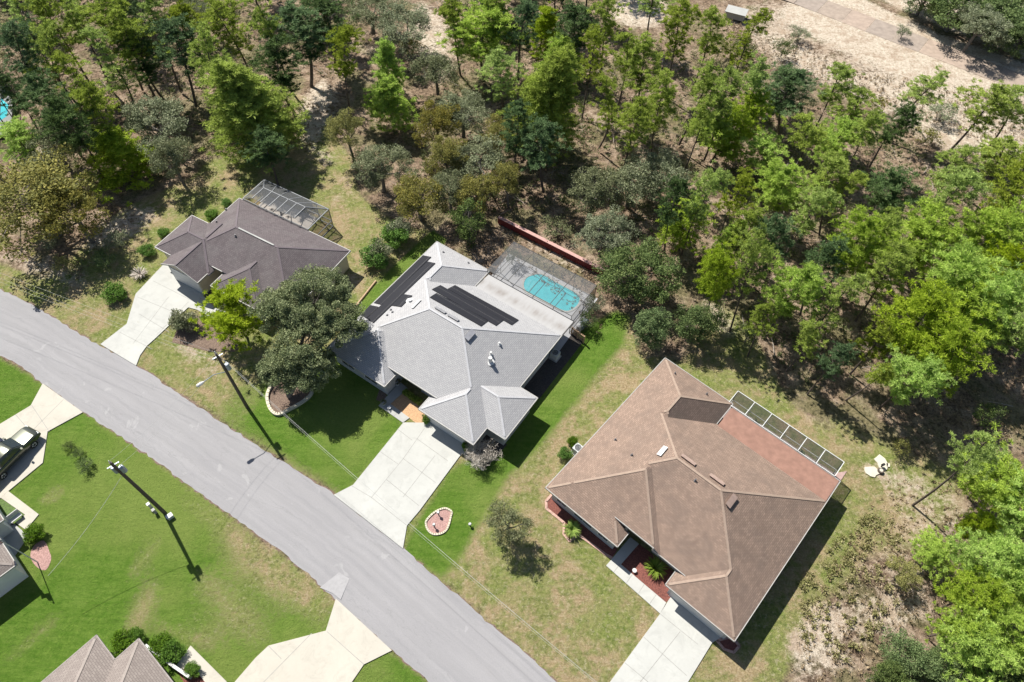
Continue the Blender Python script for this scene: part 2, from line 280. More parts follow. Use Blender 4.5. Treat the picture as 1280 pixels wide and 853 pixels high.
def groundmat():
    s = NT('ground_cover'); a = s.n('ShaderNodeAttribute', attribute_name='zones'); sp = s.n('ShaderNodeSeparateColor', {0: a.outputs[0]})
    v = s.co(); big = s.noise(v, .075, 4, .6); b2 = s.noise(v, .16, 4, .65, .5); mid = s.noise(v, .5, 6, .75, .1); fine = s.noise(v, 2.4, 6, .85); vf = s.noise(v, 6, 4, .85); fl = s.noise(s.co('Object', (1, 1, 3)), 2.3, 6, .9, .15)
    strk = s.noise(s.co('Object', (.35, 2.4, 1), radians(50)), 1.1, 5, .75)
    gr = s.math('ADD', s.math('MULTIPLY', mid, .55), s.math('MULTIPLY', fine, .45))
    def edge(chn, w=.5, sh=0., soft=.12): return s.ramp(s.math('ADD', chn, s.math('MULTIPLY', s.math('SUBTRACT', gr, .5), w)), .5-soft+sh, .5+soft+sh)
    def sp2(n, c=.5, d=.09, hi=1.): return s.ramp(n, c-d, c+d, 0, hi)
    lit = s.mix(sp2(fine), (.105, .075, .052), (.34, .245, .17)); lit = s.mix(sp2(mid, .53, .06, .8), lit, s.mix(sp2(vf), (.28, .205, .14), (.52, .41, .31))); lit = s.mix(sp2(fl, .57, .05, .7), lit, (.055, .042, .03)); lit = s.mix(sp2(b2, .53, .05, .5), lit, s.mix(sp2(fine), (.07, .085, .03), (.19, .20, .08)))
    grn = s.mix(sp2(fine), (.10, .15, .028), (.225, .27, .07))
    dry = s.mix(sp2(fine), (.13, .145, .045), (.27, .265, .105)); dry = s.mix(sp2(mid, .50, .06, .8), dry, s.mix(sp2(vf), (.27, .19, .11), (.46, .345, .22))); dry = s.mix(sp2(b2, .51, .06, .65), dry, grn); dry = s.mix(sp2(fl, .57, .04, .55), dry, (.48, .41, .28)); dry = s.mix(sp2(vf, .40, .05, .0), dry, (.1, .1, .03))
    lush = s.mix(sp2(fine, .5, .14), (.070, .140, .018), (.143, .228, .037)); lush = s.mix(sp2(mid, .54, .08, .55), lush, (.155, .235, .045)); lush = s.mix(sp2(strk, .53, .08, .45), lush, (.055, .135, .011)); lush = s.mix(sp2(big, .53, .06, .5), lush, (.215, .25, .07)); lush = s.mix(sp2(vf, .57, .07, .4), lush, (.045, .10, .012)); lush = s.mix(sp2(fl, .62, .04, .35), lush, (.27, .26, .09))
    sand = s.mix(sp2(fine, .5, .14), (.43, .35, .26), (.72, .64, .53)); sand = s.mix(sp2(mid, .54, .06, .6), sand, (.35, .25, .175)); sand = s.mix(sp2(fl, .56, .04, .65), sand, (.20, .15, .09))
    x = s.mix(edge(sp.outputs[1], 1.3), lit, dry); x = s.mix(edge(sp.outputs[2], 2.6, .05, .15), x, sand); x = s.mix(edge(sp.outputs[0], 1.5, 0, .2), x, lush)
    s.col(x); s.bump(s.math('ADD', fine, s.math('MULTIPLY', vf, .6)), 1., .2); s.b.inputs['Roughness'].default_value = 1; s.b.inputs['Specular IOR Level'].default_value = .05; return s.m
me.materials.append(groundmat())

# ------------------------------------------------------------------ street, drives, paths
def resample(pts, step=1.5):
    P = [Vector(q) for q in pts]; out = []
    for a, b in zip(P, P[1:]):
        n = max(1, int((b-a).length/step)); out += [a.lerp(b, i/n) for i in range(n)]
    return out+[P[-1]]
def catmull(P, n=10):
    out = []
    for i in range(len(P)-1):
        p0, p1, p2, p3 = P[max(i-1, 0)], P[i], P[i+1], P[min(i+2, len(P)-1)]
        for k in range(n):
            t = k/n; out.append(.5*((2*p1)+(p2-p0)*t+(2*p0-5*p1+4*p2-p3)*t*t+(3*p1-p0-3*p2+p3)*t**3))
    return out+[P[-1]]
up = GP([(-330, 290), (-150, 318), (0, 362), (112, 425.5), (170.5, 457.3), (250.8, 511), (320, 556), (418, 619), (445, 640), (504, 686), (545, 722), (585, 756), (610, 779), (640, 802), (696, 853), (800, 960), (900, 1080)])
lo = GP([(-350, 370), (-150, 395), (0, 445), (54, 480), (104, 515.5), (160.5, 551.4), (235.7, 606.6), (320, 666), (375, 708.8), (417.5, 747.5), (490, 812.5), (535, 852.5), (620, 950), (700, 1060)])
def even(P, n):
    d = [0]
    for a, b in zip(P, P[1:]): d.append(d[-1]+(b-a).length)
    out = []
    for i in range(n):
        t = d[-1]*i/(n-1); j = max(k for k in range(len(d)) if d[k] <= t+1e-9); j = min(j, len(P)-2); f = (t-d[j])/max(d[j+1]-d[j], 1e-9); out.append(P[j].lerp(P[j+1], min(1, f)))
    return out
N = 220; ue = even(catmull(up), N); le = even(catmull(lo), N); mb = MB(); L = 0; rj = random.Random(3)
for i in range(N):
    for E_, O_ in ((ue, le), (le, ue)):
        d = (E_[i]-O_[i]).normalized(); E_[i] = E_[i]+d*rj.uniform(-.10, .13)
for i in range(N-1):
    L2 = L+(ue[i+1]-ue[i]).length; W_ = 6.6
    for k in range(4):
        a, b, c, d = le[i].lerp(ue[i], k/4), le[i+1].lerp(ue[i+1], k/4), le[i+1].lerp(ue[i+1], (k+1)/4), le[i].lerp(ue[i], (k+1)/4)
        zz = lambda kk: .012+.05*(1-(kk/2-1)**2)
        mb.face([(a.x, a.y, zz(k)), (b.x, b.y, zz(k)), (c.x, c.y, zz(k+1)), (d.x, d.y, zz(k+1))], M['road'], [(L, k*W_/4), (L2, k*W_/4), (L2, (k+1)*W_/4), (L, (k+1)*W_/4)])
    L = L2
tag(mb.build('road', smooth=True, merge=True), kind='structure')
mb = MB()
def flatpoly(mb, px, z, m): mb.face([(q.x, q.y, z) for q in GP(px)], m)
mb.slab([(q.x, q.y) for q in GP([(400, 735), (424, 716), (437, 724), (426, 750), (416, 742)])], .0, .0635, M['road_patch']); tag(mb.build('road_patch'), kind='structure')
mb = MB()   # crumbled pale edge of asphalt and sand along the kerbless road
for E_, O_ in ((ue, le), (le, ue)):
    for i in range(N-1):
        d0 = (E_[i]-O_[i]).normalized(); d1 = (E_[i+1]-O_[i+1]).normalized(); w0, w1 = rj.uniform(.0, .22), rj.uniform(.0, .22)
        if rj.random() < .3: continue
        mb.face([(E_[i].x-d0.x*.03, E_[i].y-d0.y*.03, .007), (E_[i+1].x-d1.x*.03, E_[i+1].y-d1.y*.03, .007), (E_[i+1].x+d1.x*w1, E_[i+1].y+d1.y*w1, .007), (E_[i].x+d0.x*w0, E_[i].y+d0.y*w0, .007)], M['mulch_brown'])
tag(mb.build('road_shoulder'), kind='structure')
def drive(name, polys, joints, m, z=.09, jw=.045):
    mb = MB()
    for q in polys: mb.slab([(r.x, r.y) for r in GP(q)], -.02, z, m)
    for a, b in joints:
        a, b = G(a), G(b); d = (b-a).normalized(); n = Vector((-d.y, d.x, 0))*jw/2
        mb.face([tuple((q+Vector((0, 0, z+.003)))) for q in (a-n, b-n, b+n, a+n)], M['joint'])
    return tag(mb.build(name), kind='structure')
drive('driveway', [[(126, 431), (158.8, 405.5), (170, 368), (205, 331), (228, 338), (256, 372), (250, 377), (235, 385.5), (192.5, 425.5), (184, 433), (175.5, 444.8), (170.5, 457.8)]],
      [((174, 393), (212, 416)), ((172, 372), (230, 396)), ((192, 352), (243, 378)), ((150, 416), (190, 437)), ((211, 372), (167, 430)), ((236, 378), (196, 420))], M['conc'])
drive('footpath', [[(236, 385), (250, 373), (256, 372), (268, 385), (286, 392), (281, 401), (265, 399), (247, 388)]], [], M['conc'], .085)
drive('driveway', [[(417.3, 619.2), (441.6, 606.6), (456.7, 587.8), (504.3, 528.8), (527, 529), (546, 528), (598, 567), (577, 567.7), (524.4, 639), (508.8, 657.5), (503.8, 686.2)]],
      [((530.6, 536.3), (504.3, 574)), ((504.3, 574), (464.5, 622.5)), ((504.3, 574), (544.5, 604)), ((483, 600), (524, 633)), ((464.5, 622.5), (508, 657)), ((464.5, 622.5), (440, 608)), ((521, 549), (560, 577)), ((497, 537), (515, 551)), ((544, 570), (504, 622)), ((475, 565), (498, 581))], M['conc'])
drive('footpath', [[(473.3, 507.7), (500, 478), (510, 486), (488, 505.3), (512, 523), (503.6, 529)]], [((488, 505), (480, 512)), ((500, 514.5), (492, 521))], M['conc_grey'], .085)
drive('driveway', [[(825, 767.5), (837.5, 747.5), (850, 745), (905, 795), (890, 803.8), (860, 852.5), (835, 900), (722, 915), (762.5, 852.5)]],
      [((825, 768), (872, 806)), ((804.5, 797), (858, 845)), ((781, 829), (810, 853)), ((850, 790), (800, 853))], M['conc_warm'] if 0 else M['conc'])
drive('footpath', [[(757.5, 707.5), (765, 698.8), (787.5, 672), (798.5, 680.5), (776, 706), (832.5, 753.8), (825, 767.5)]], [((775, 705), (767, 716)), ((790, 719), (783, 729)), ((805, 731), (798, 742)), ((820, 744), (812, 755))], M['conc'], .085)
drive('driveway', [[(420, 748.8), (490, 813.5), (455, 831), (425, 875), (400, 930), (240, 930), (294, 852.5), (320, 822.5), (336, 807.5), (407.5, 788.8)]],
      [((409, 790), (455, 831)), ((336, 808), (352, 824)), ((390, 792), (330, 853))], M['conc_warm'])
drive('driveway', [[(53.9, 480), (104, 516), (60, 540), (54, 579), (11, 614.5), (-40, 660), (-110, 600), (-60, 560), (0, 531), (39, 507.5)]], [((40, 507), (62, 540)), ((20, 519), (56, 560)), ((80, 500), (20, 560))], M['conc_warm'])
drive('footpath', [[(-10, 606), (11, 614.5), (49, 643.5), (33, 663), (20, 654), (32, 644), (-14, 612)]], [], M['conc_warm'], .085)
drive('footpath', [[(238.6, 807.4), (283.3, 852), (300, 880), (262, 860), (236.6, 827.7), (229, 838), (221.3, 831.8)]], [], M['conc_warm'], .085)
# abandoned slab road in the sand, upper right
mb = MB(); A0, A1 = G((1011, 12)), G((1250, 105)); B0 = G((1040, -22)); Wd = (A1-A0).normalized(); Nn = Vector((-Wd.y, Wd.x, 0)); Lr = (A1-A0).length; wr = 4.4
pm = [simple('worn_slab', (.31, .25, .20), scale=1.2, var=.18), simple('worn_slab', (.345, .27, .215), scale=1.2, var=.18), simple('worn_slab', (.29, .24, .20), scale=1.2, var=.18)]
k = -14.; i = 0
while k < Lr+15:
    ln = rj.uniform(3.4, 4.4); pr = [A0+Wd*(k+.04), A0+Wd*(k+ln-.04), A0+Wd*(k+ln-.04)+Nn*wr, A0+Wd*(k+.04)+Nn*wr]
    mb.slab([(q.x, q.y) for q in pr], -.02, .03, pm[rj.randrange(3)]); k += ln
tag(mb.build('sand_road'), kind='structure')

# planting beds (mulch sheets with an edging)
def bed(px, m, edge=None, ew=.14, eh=.12, z=.02, skip=()):
    P = GP(px); mb = MB(); mb.slab([(q.x, q.y) for q in P], -.02, z, m)
    o = tag(mb.build('planting_bed'), kind='structure')
    if edge:
        mb = MB()
        for i in range(len(P)):
            if i in skip: continue
            a, b = P[i], P[(i+1) % len(P)]; d = (b-a).normalized()*.02
            mb.bar(a-d+Vector((0, 0, eh/2)), b+d+Vector((0, 0, eh/2)), ew, eh, edge)
        tag(mb.build('kerb_edging'), kind='structure')
    return o
def smoothp(px, n=4):
    P = [Vector((q[0], q[1])) for q in px]; Q = P[-1:]+P+P[:2]; out = []
    for i in range(1, len(Q)-2):
        for k in range(n):
            t = k/n; p0, p1, p2, p3 = Q[i-1], Q[i], Q[i+1], Q[i+2]; r = .5*((2*p1)+(p2-p0)*t+(2*p0-5*p1+4*p2-p3)*t*t+(3*p1-p0-3*p2+p3)*t**3); out.append((r.x, r.y))
    return out
bed(smoothp([(500+a/12.19, 620+b/12.19) for a, b in ((700, 195), (785, 245), (775, 320), (745, 440), (700, 530), (620, 580), (510, 588), (430, 530), (395, 440), (410, 370), (500, 275), (600, 215))], 3), M['rock_pink'], M['kerb'], .16, .12)
bed(smoothp([(335, 493), (337.6, 511), (347.6, 519), (362.6, 512.5), (380, 502.5), (390, 492), (386, 482), (370, 470), (348, 474)], 4), M['mulch_brown'], M['kerb'], .28, .28)
bed([(682.5, 627), (683, 636), (705, 654), (704.5, 668), (712, 677), (723, 668.5), (757, 693.5), (765, 698), (772, 687), (694, 615), (689, 619)], M['mulch_red'], M['pinkedge'], .22, .08, skip=(7, 8, 9))
bed([(776, 706), (798, 680), (812, 690), (850, 722), (852, 738), (838, 748), (832, 753.8)], M['mulch_red'])
bed([(896, 801), (905, 812), (917, 816), (924, 808), (915, 796)], M['mulch_red'], M['pinkedge'], .2, .08)
bed([(488, 505.3), (509, 486), (540, 512), (530, 529), (520, 529)], M['mulch_orange'])
bed([(484, 498), (478, 503), (470, 500), (474, 488), (480, 486)], M['mulch_brown'])
bed([(640, 483), (652, 487), (674, 499), (730, 426), (720, 415), (700, 415)], M['mulch_dark'], z=.03)
bed([(583, 563), (580, 568), (604, 588), (612, 580), (634, 556), (610, 540)], M['mulch_dark'], M['kerb'], .18, .1, skip=(2, 3, 4, 5))
bed([(238, 391), (262, 402), (283, 404), (300, 440), (262, 440), (215, 428), (222, 410)], M['mulch_brown'])
bed([(256, 372), (285, 392), (300, 370), (280, 350), (262, 352)], M['mulch_dark'])
bed(smoothp([(43, 682), (55, 676), (62, 690), (64, 700), (57, 713), (45, 708), (38, 695)], 3), M['rock_pink'])
bed([(-20, 606), (32, 645), (20, 654), (-20, 626)], simple('bed_grass', (.07, .12, .02), scale=6, var=.4))
bed([(237, 826), (262, 858), (240, 870), (222, 840)], M['mulch_red'])
# retaining edging that bounds the left of the grey lot
mb = MB(); pts = GP([(428, 405), (462, 362), (470, 352)])
for a, b in zip(pts, pts[1:]): mb.bar(a+Vector((0, 0, .1)), b+Vector((0, 0, .1)), .15, .2, M['timber'])
tag(mb.build('lot_edging'), label='thin tan edging board along the boundary between dark roofed house and grey house', cat='edging')

# ------------------------------------------------------------------ houses
def clip(poly, a, b, c):          # keep a*u+b*w+c >= 0
    out = []
    for i in range(len(poly)):
        P, Q = poly[i], poly[(i+1) % len(poly)]; dp, dq = a*P[0]+b*P[1]+c, a*Q[0]+b*Q[1]+c
        if dp >= 0: out.append(P)
        if dp*dq < 0: t = dp/(dp-dq); out.append((P[0]+(Q[0]-P[0])*t, P[1]+(Q[1]-P[1])*t))
    return out
def area(p): return abs(sum(p[i][0]*p[(i+1) % len(p)][1]-p[(i+1) % len(p)][0]*p[i][1] for i in range(len(p))))/2 if len(p) > 2 else 0
class Piece:
    def __init__(s, u0, u1, w0, w1, z0=2.6, sl=.5, sides='fblr', foot=None, cap=True):
        s.rect = (u0, u1, w0, w1); s.z0 = z0; s.sl = sl; s.sides = sides; s.planes = []
        if 'f' in sides: s.planes.append((sl, 0, z0-u0*sl))
        if 'b' in sides: s.planes.append((-sl, 0, z0+u1*sl))
        if 'l' in sides: s.planes.append((0, sl, z0-w0*sl))
        if 'r' in sides: s.planes.append((0, -sl, z0+w1*sl))
        f = foot or (u0, u1, w0, w1); s.foot = [(f[0], f[2]), (f[1], f[2]), (f[1], f[3]), (f[0], f[3])]; s.f = f; s.cap = cap
    def inside(s, u, w, e=1e-6): return s.f[0]-e <= u <= s.f[1]+e and s.f[2]-e <= w <= s.f[3]+e
    def h(s, u, w): return min(a*u+b*w+c for a, b, c in s.planes)
    def lines(s):
        u0, u1, w0, w1 = s.rect; n = []; hw, hu = (w1-w0)/2, (u1-u0)/2; out = []
        if hw <= hu:   # ridge along u
            ua = u0+hw if 'f' in s.sides else u0; ub = u1-hw if 'b' in s.sides else u1; wm = (w0+w1)/2; out.append(((ua, wm), (ub, wm)))
            if 'f' in s.sides: out += [((u0, w0), (ua, wm)), ((u0, w1), (ua, wm))]
            if 'b' in s.sides: out += [((u1, w0), (ub, wm)), ((u1, w1), (ub, wm))]
        else:
            wa = w0+hu if 'l' in s.sides else w0; wb = w1-hu if 'r' in s.sides else w1; um = (u0+u1)/2; out.append(((um, wa), (um, wb)))
            if 'l' in s.sides: out += [((u0, w0), (um, wa)), ((u1, w0), (um, wa))]
            if 'r' in s.sides: out += [((u0, w1), (um, wb)), ((u1, w1), (um, wb))]
        return out
class House:
    def __init__(s, anchor_px, z, ang, pieces):
        o = G(anchor_px, z); s.o = Vector((o.x, o.y, 0)); a = radians(ang); s.U = Vector((cos(a), sin(a), 0)); s.W = Vector((sin(a), -cos(a), 0)); s.ang = a; s.pieces = pieces
    def P(s, u, w, z=0.): return s.o+s.U*u+s.W*w+Vector((0, 0, z))
    def uw(s, P): d = Vector((P[0], P[1], 0))-s.o; return d.dot(s.U), d.dot(s.W)
    def H(s, u, w):
        v = [q.h(u, w) for q in s.pieces if q.inside(u, w)]; return max(v) if v else None
    def capped(s, r, u, w):
        if not r.inside(u, w) or abs(s.H(u, w)-r.h(u, w)) > 2e-3: return False
        for a, b in r.lines():
            L = sqrt((a[0]-b[0])**2+(a[1]-b[1])**2)
            if L < .3: continue
            du, dw = (b[0]-a[0])/L, (b[1]-a[1])/L; t = (u-a[0])*du+(w-a[1])*dw; d = abs((u-a[0])*dw-(w-a[1])*du)
            if d < .03 and -.01 <= t <= L+.01: return True
        return False
    def hit(s, px):
        z = 8.5
        while z > 2.3:
            u, w = s.uw(G(px, z)); h = s.H(u, w)
            if h is not None and z <= h: return u, w, h
            z -= .01
        u, w = s.uw(G(px, 2.6)); return u, w, 2.6
    def grad(s, u, w):
        h0 = s.H(u, w); hu = s.H(u+.02, w) or h0; hw = s.H(u, w+.02) or h0; return (hu-h0)/.02, (hw-h0)/.02
    def roof(s, m, parent, th=.14, stain=None):
        mb = MB()
        for i, q in enumerate(s.pieces):
            for j, pl in enumerate(q.planes):
                reg = [q.foot]; cur = q.foot
                for k, p2 in enumerate(q.planes):
                    if k != j: cur = clip(cur, p2[0]-pl[0], p2[1]-pl[1], p2[2]-pl[2])
                    if len(cur) < 3: break
                if len(cur) < 3 or area(cur) < 1e-4: continue
                parts = [cur]
                for i2, r in enumerate(s.pieces):
                    if i2 == i: continue
                    eps = 1e-4 if i2 > i else -1e-4
                    hp = [(1, 0, -r.f[0]), (-1, 0, r.f[1]), (0, 1, -r.f[2]), (0, -1, r.f[3])]+[(a-pl[0], b-pl[1], c-pl[2]-eps) for a, b, c in r.planes]
                    new = []
                    for pt in parts:
                        rem = pt; keep = []
                        for (a, b, c) in hp:
                            outp = clip(rem, -a, -b, -c)
                            if len(outp) > 2 and area(outp) > 1e-4: keep.append(outp)
                            rem = clip(rem, a, b, c)
                            if len(rem) < 3 or area(rem) < 1e-4: rem = []; break
                        if rem: new += keep
                        else: new.append(pt)
                    parts = new
                for pt in parts:
                    zz = lambda P: pl[0]*P[0]+pl[1]*P[1]+pl[2]
                    uv = [((P[1], P[0]*1.118) if pl[0] else (P[0], P[1]*1.118)) for P in pt]
                    m_ = stain[1] if stain and (i, j) == stain[0] else m; V3 = [s.P(P[0], P[1], zz(P)) for P in pt]; n = (V3[1]-V3[0]).cross(V3[2]-V3[0])
                    if n.z < 0: V3 = V3[::-1]; uv = uv[::-1]
                    mb.face(V3, m_, uv); mb.face([v-Vector((0, 0, th)) for v in V3[::-1]], M['trim'])
        o = mb.build('roof', parent)
        # caps of overlapping shingles along hips and ridges
        mb = MB()
        for i, q in enumerate(s.pieces):
            if not q.cap: continue
            for a, b in q.lines():
                Ln = sqrt((a[0]-b[0])**2+(a[1]-b[1])**2)
                if Ln < .3: continue
                nx_, ny_ = -(b[1]-a[1])/Ln*.2, (b[0]-a[0])/Ln*.2
                def convex(u, w):
                    h0 = s.H(u, w); h1 = s.H(u+nx_, w+ny_); h2 = s.H(u-nx_, w-ny_); return h1 is not None and h2 is not None and h1+h2-2*h0 < -.08
                n = max(2, int(Ln/.15)); run = []
                for k in range(n+1):
                    t = k/n; u, w = a[0]+(b[0]-a[0])*t, a[1]+(b[1]-a[1])*t; ok = q.inside(u, w) and abs(s.H(u, w)-q.h(u, w)) < 2e-3 and convex(u, w) and not any(s.capped(r, u, w) for r in s.pieces[:i])
                    if ok: run.append((u, w))
                    if (not ok or k == n):
                        if len(run) > 2:
                            A, B = run[0], run[-1]; PA, PB = s.P(A[0], A[1], q.h(*A)-.006), s.P(B[0], B[1], q.h(*B)-.006); mb.bar(PA, PB, .2, .03, M.get(m.name+'_cap', m))
                        run = []
        if mb.v: mb.build('ridge_cap', parent)
        return o
    def fascia(s, lines, parent, m=None, h=.17):
        mb = MB()
        for ln in lines:
            for a, b in zip(ln, ln[1:]):
                PA, PB = s.P(*a), s.P(*b); d = (PB-PA); d.z = 0; d.normalize(); o = Vector((0, 0, -.05)); mb.bar(PA+o-d*.02, PB+o+d*.02, .065, h, m or M['trim'])
        return mb.build('gutter', parent)
    def walls(s, poly, m, parent, lower=.17, zmax=None):
        mb = MB()
        for i in range(len(poly)):
            a, b = poly[i], poly[(i+1) % len(poly)]; L = sqrt((a[0]-b[0])**2+(a[1]-b[1])**2); n = max(1, int(L/.4))
            for k in range(n):
                t0, t1 = k/n, (k+1)/n; q0 = (a[0]+(b[0]-a[0])*t0, a[1]+(b[1]-a[1])*t0); q1 = (a[0]+(b[0]-a[0])*t1, a[1]+(b[1]-a[1])*t1)
                h0, h1 = (s.H(*q0) or 2.7)-lower, (s.H(*q1) or 2.7)-lower
                if zmax: h0, h1 = min(h0, zmax), min(h1, zmax)
                mb.face([s.P(*q0, 0), s.P(*q1, 0), s.P(*q1, h1), s.P(*q0, h0)], m)
        return mb.build('wall', parent, merge=True)
    def panel(s, u, w, wd, z0, z1, axis, m, frame, name, parent, out):
        """window / door panel; axis 'u': lies in a wall running along u, facing +-w; out = sign"""
        dU, dW = (s.U, s.W*out) if axis == 'u' else (s.W, s.U*out)
        c = s.P(u, w); mf = MB(); mg = MB()
        def bx(mbb, a0, a1, h0, h1, d0, d1, mm):
            P = [c+dU*a+dW*d+Vector((0, 0, h)) for a in (a0, a1) for d in (d0, d1) for h in (h0, h1)]
            for q in ((0, 1, 3, 2), (4, 6, 7, 5), (0, 4, 5, 1), (2, 3, 7, 6), (0, 2, 6, 4), (1, 5, 7, 3)): mbb.face([P[i] for i in q], mm)
        f = .06
        bx(mf, -wd/2-f, wd/2+f, z1, z1+f, .0, .07, frame); bx(mf, -wd/2-f, wd/2+f, z0-f, z0, 0, .09, frame); bx(mf, -wd/2-f, -wd/2, z0, z1, 0, .07, frame); bx(mf, wd/2, wd/2+f, z0, z1, 0, .07, frame)
        if name == 'garage_door':
            for k in range(4): bx(mf, -wd/2, wd/2, z0+k*(z1-z0)/4+.012, z0+(k+1)*(z1-z0)/4-.012, .005, .045, m)
        elif name == 'door': bx(mf, -wd/2, wd/2, z0, z1, .005, .04, m)
        o = mf.build(name, parent)
        if name == 'window':
            bx(mf, 0, 0, 0, 0, 0, 0, frame); bx(mg, -wd/2, wd/2, z0, z1, .005, .03, m); bx(mg, -.02, .02, z0, z1, .031, .05, frame); mg.build('pane', o)
        return o
    def pipe(s, px, parent, r=.06, h=.35, m=None):
        u, w, z = s.hit(px); mb = MB(); mb.tube([s.P(u, w, z-.1), s.P(u, w, z+h)], r, m or M['vent'], 8); mb.tube([s.P(u, w, z-.02), s.P(u, w, z+.08)], [r*2.2, r*1.2], m or M['vent'], 8); mb.build('vent_pipe', parent)
    def boxvent(s, px, parent, axis, L=1.2, wd=.28, h=.14, m=None):
        u, w, z = s.hit(px); gu, gw = s.grad(u, w); d = (1, 0) if axis == 'u' else (0, 1); e = (d[1], d[0]); mb = MB(); m = m or M['vent']
        def pt(a, b, c): uu, ww = u+d[0]*a+e[0]*b, w+d[1]*a+e[1]*b; return s.P(uu, ww, z+gu*(uu-u)+gw*(ww-w)+c)
        P = [pt(a*L/2, b*wd/2, c) for a in (-1, 1) for b in (-1, 1) for c in (-.02, h)]
        for q in ((0, 1, 3, 2), (4, 6, 7, 5), (0, 4, 5, 1), (2, 3, 7, 6), (0, 2, 6, 4), (1, 5, 7, 3)): mb.face([P[i] for i in q], m)
        P = [pt(a*(L/2+.04), b*(wd/2+.04), c) for a in (-1, 1) for b in (-1, 1) for c in (h, h+.03)]
        for q in ((0, 1, 3, 2), (4, 6, 7, 5), (0, 4, 5, 1), (2, 3, 7, 6), (0, 2, 6, 4), (1, 5, 7, 3)): mb.face([P[i] for i in q], m)
        mb.build('roof_vent', parent)
    def slabroof(s, u0, u1, w0, w1, z0, z1, m, parent):
        mb = MB(); P = [s.P(u, w, z) for u, w, z in ((u0, w0, z0), (u1, w0, z1), (u1, w1, z1), (u0, w1, z0))]
        if (P[1]-P[0]).cross(P[2]-P[0]).z < 0: P = P[::-1]; uv = [(w0, u0), (w1, u0), (w1, u1), (w0, u1)]; uv = [(w1, u0), (w1, u1), (w0, u1), (w0, u0)]
        else: uv = [(w0, u0), (w0, u1), (w1, u1), (w1, u0)]
        uv = [(0, 0)]*4; uv = [(s.uw(q)[1], s.uw(q)[0]) for q in P]
        mb.face(P, m, uv); Q = [q-Vector((0, 0, .12)) for q in P]; mb.face(Q[::-1], M['white'])
        for i in range(4): j = (i+1) % 4; mb.face([Q[i], Q[j], P[j], P[i]], M['white'])
        return mb.build('patio_roof', parent)
    def post(s, mb, u, w, z, m, wd=.12): mb.bar(s.P(u, w, 0), s.P(u, w, z), wd, wd, m)

def cage(Hs, name, label, u0, u1, w0, w1, z, nb, mf, ms, msw, closed='brl', parts_extra=None, rail=True, dome=None, cs=.07):
    root = empty(name, Hs.P(u0, (w0+w1)/2, 0), 0, label=label, cat='screen enclosure')
    inv = Matrix.Translation(-root.location)
    fr = MB(); ws = [w0+(w1-w0)*k/nb for k in range(nb+1)]
    def b(a, c): fr.bar(Hs.P(*a), Hs.P(*c), cs, cs, mf)
    if dome:   # mansard: four sides slope up to a flat top
        du, dw, dz = dome; t0, t1, x0, x1 = u0, u1-du, w0+dw, w1-dw; zt = z+dz
        b((u0, w0, z), (u1, w0, z)); b((u1, w0, z), (u1, w1, z)); b((u1, w1, z), (u0, w1, z)); b((u0, w0, z), (u0, w1, z))
        b((t1, x0, zt), (t1, x1, zt)); b((t1, x0, zt), (u1, w0, z)); b((t1, x1, zt), (u1, w1, z)); b((t0, x0, zt), (t1, x0, zt)); b((t0, x1, zt), (t1, x1, zt))
        for k in range(1, nb): q = x0+(x1-x0)*k/nb; b((t0, q, zt), (t1, q, zt)); b((t1, q, zt), (u1, w0+(w1-w0)*k/nb, z)); b((u1, w0+(w1-w0)*k/nb, 0), (u1, w0+(w1-w0)*k/nb, z))
    else:
        b((u0, w0, z), (u0, w1, z)); b((u1, w0, z), (u1, w1, z))
        for q in ws: b((u0, q, z), (u1, q, z)); b((u1, q, 0), (u1, q, z))
        if rail: b(((u0+u1)/2, w0, z), ((u0+u1)/2, w1, z))
    for q in (w0, w1):
        n = max(1, int((u1-u0)/2))
        for k in range(n+1): b((u0+(u1-u0)*k/n, q, 0), (u0+(u1-u0)*k/n, q, z))
        b((u0, q, .9), (u1, q, .9)); b((u0, q, .04), (u1, q, .04))
    b((u1, w0, .9), (u1, w1, .9)); b((u1, w0, .04), (u1, w1, .04))
    f = fr.build('frame', root); f.matrix_parent_inverse = inv
    sc = MB()
    if dome:
        sc.face([Hs.P(t0, x0, zt), Hs.P(t1, x0, zt), Hs.P(t1, x1, zt), Hs.P(t0, x1, zt)], ms); sc.face([Hs.P(t1, x0, zt), Hs.P(u1, w0, z), Hs.P(u1, w1, z), Hs.P(t1, x1, zt)], ms)
        sc.face([Hs.P(u0, w0, z), Hs.P(u1, w0, z), Hs.P(t1, x0, zt), Hs.P(t0, x0, zt)], ms); sc.face([Hs.P(u0, w1, z), Hs.P(u1, w1, z), Hs.P(t1, x1, zt), Hs.P(t0, x1, zt)], ms)
    else: sc.face([Hs.P(u0, w0, z), Hs.P(u1, w0, z), Hs.P(u1, w1, z), Hs.P(u0, w1, z)], ms)
    f = sc.build('roof_screen', root); f.matrix_parent_inverse = inv
    for a, c in (((u1, w0), (u1, w1)), ((u0, w0), (u1, w0)), ((u0, w1), (u1, w1))):
        sc = MB(); sc.face([Hs.P(*a, 0), Hs.P(*c, 0), Hs.P(*c, z), Hs.P(*a, z)], msw); f = sc.build('wall_screen', root); f.matrix_parent_inverse = inv
    return root
class Root:      # children built in world space: parent them with an inverse so nothing moves
    def __init__(s, name, loc, **k): s.e = empty(name, loc, 0, **k)
    def adopt(s, before):
        s.e.matrix_world = Matrix.Translation(s.e.location)
        for o in list(col.objects):
            if o.name in before: continue
            if o.parent is s.e: o.matrix_parent_inverse = Matrix.Translation(-s.e.location)
def snap(): return set(o.name for o in col.objects)

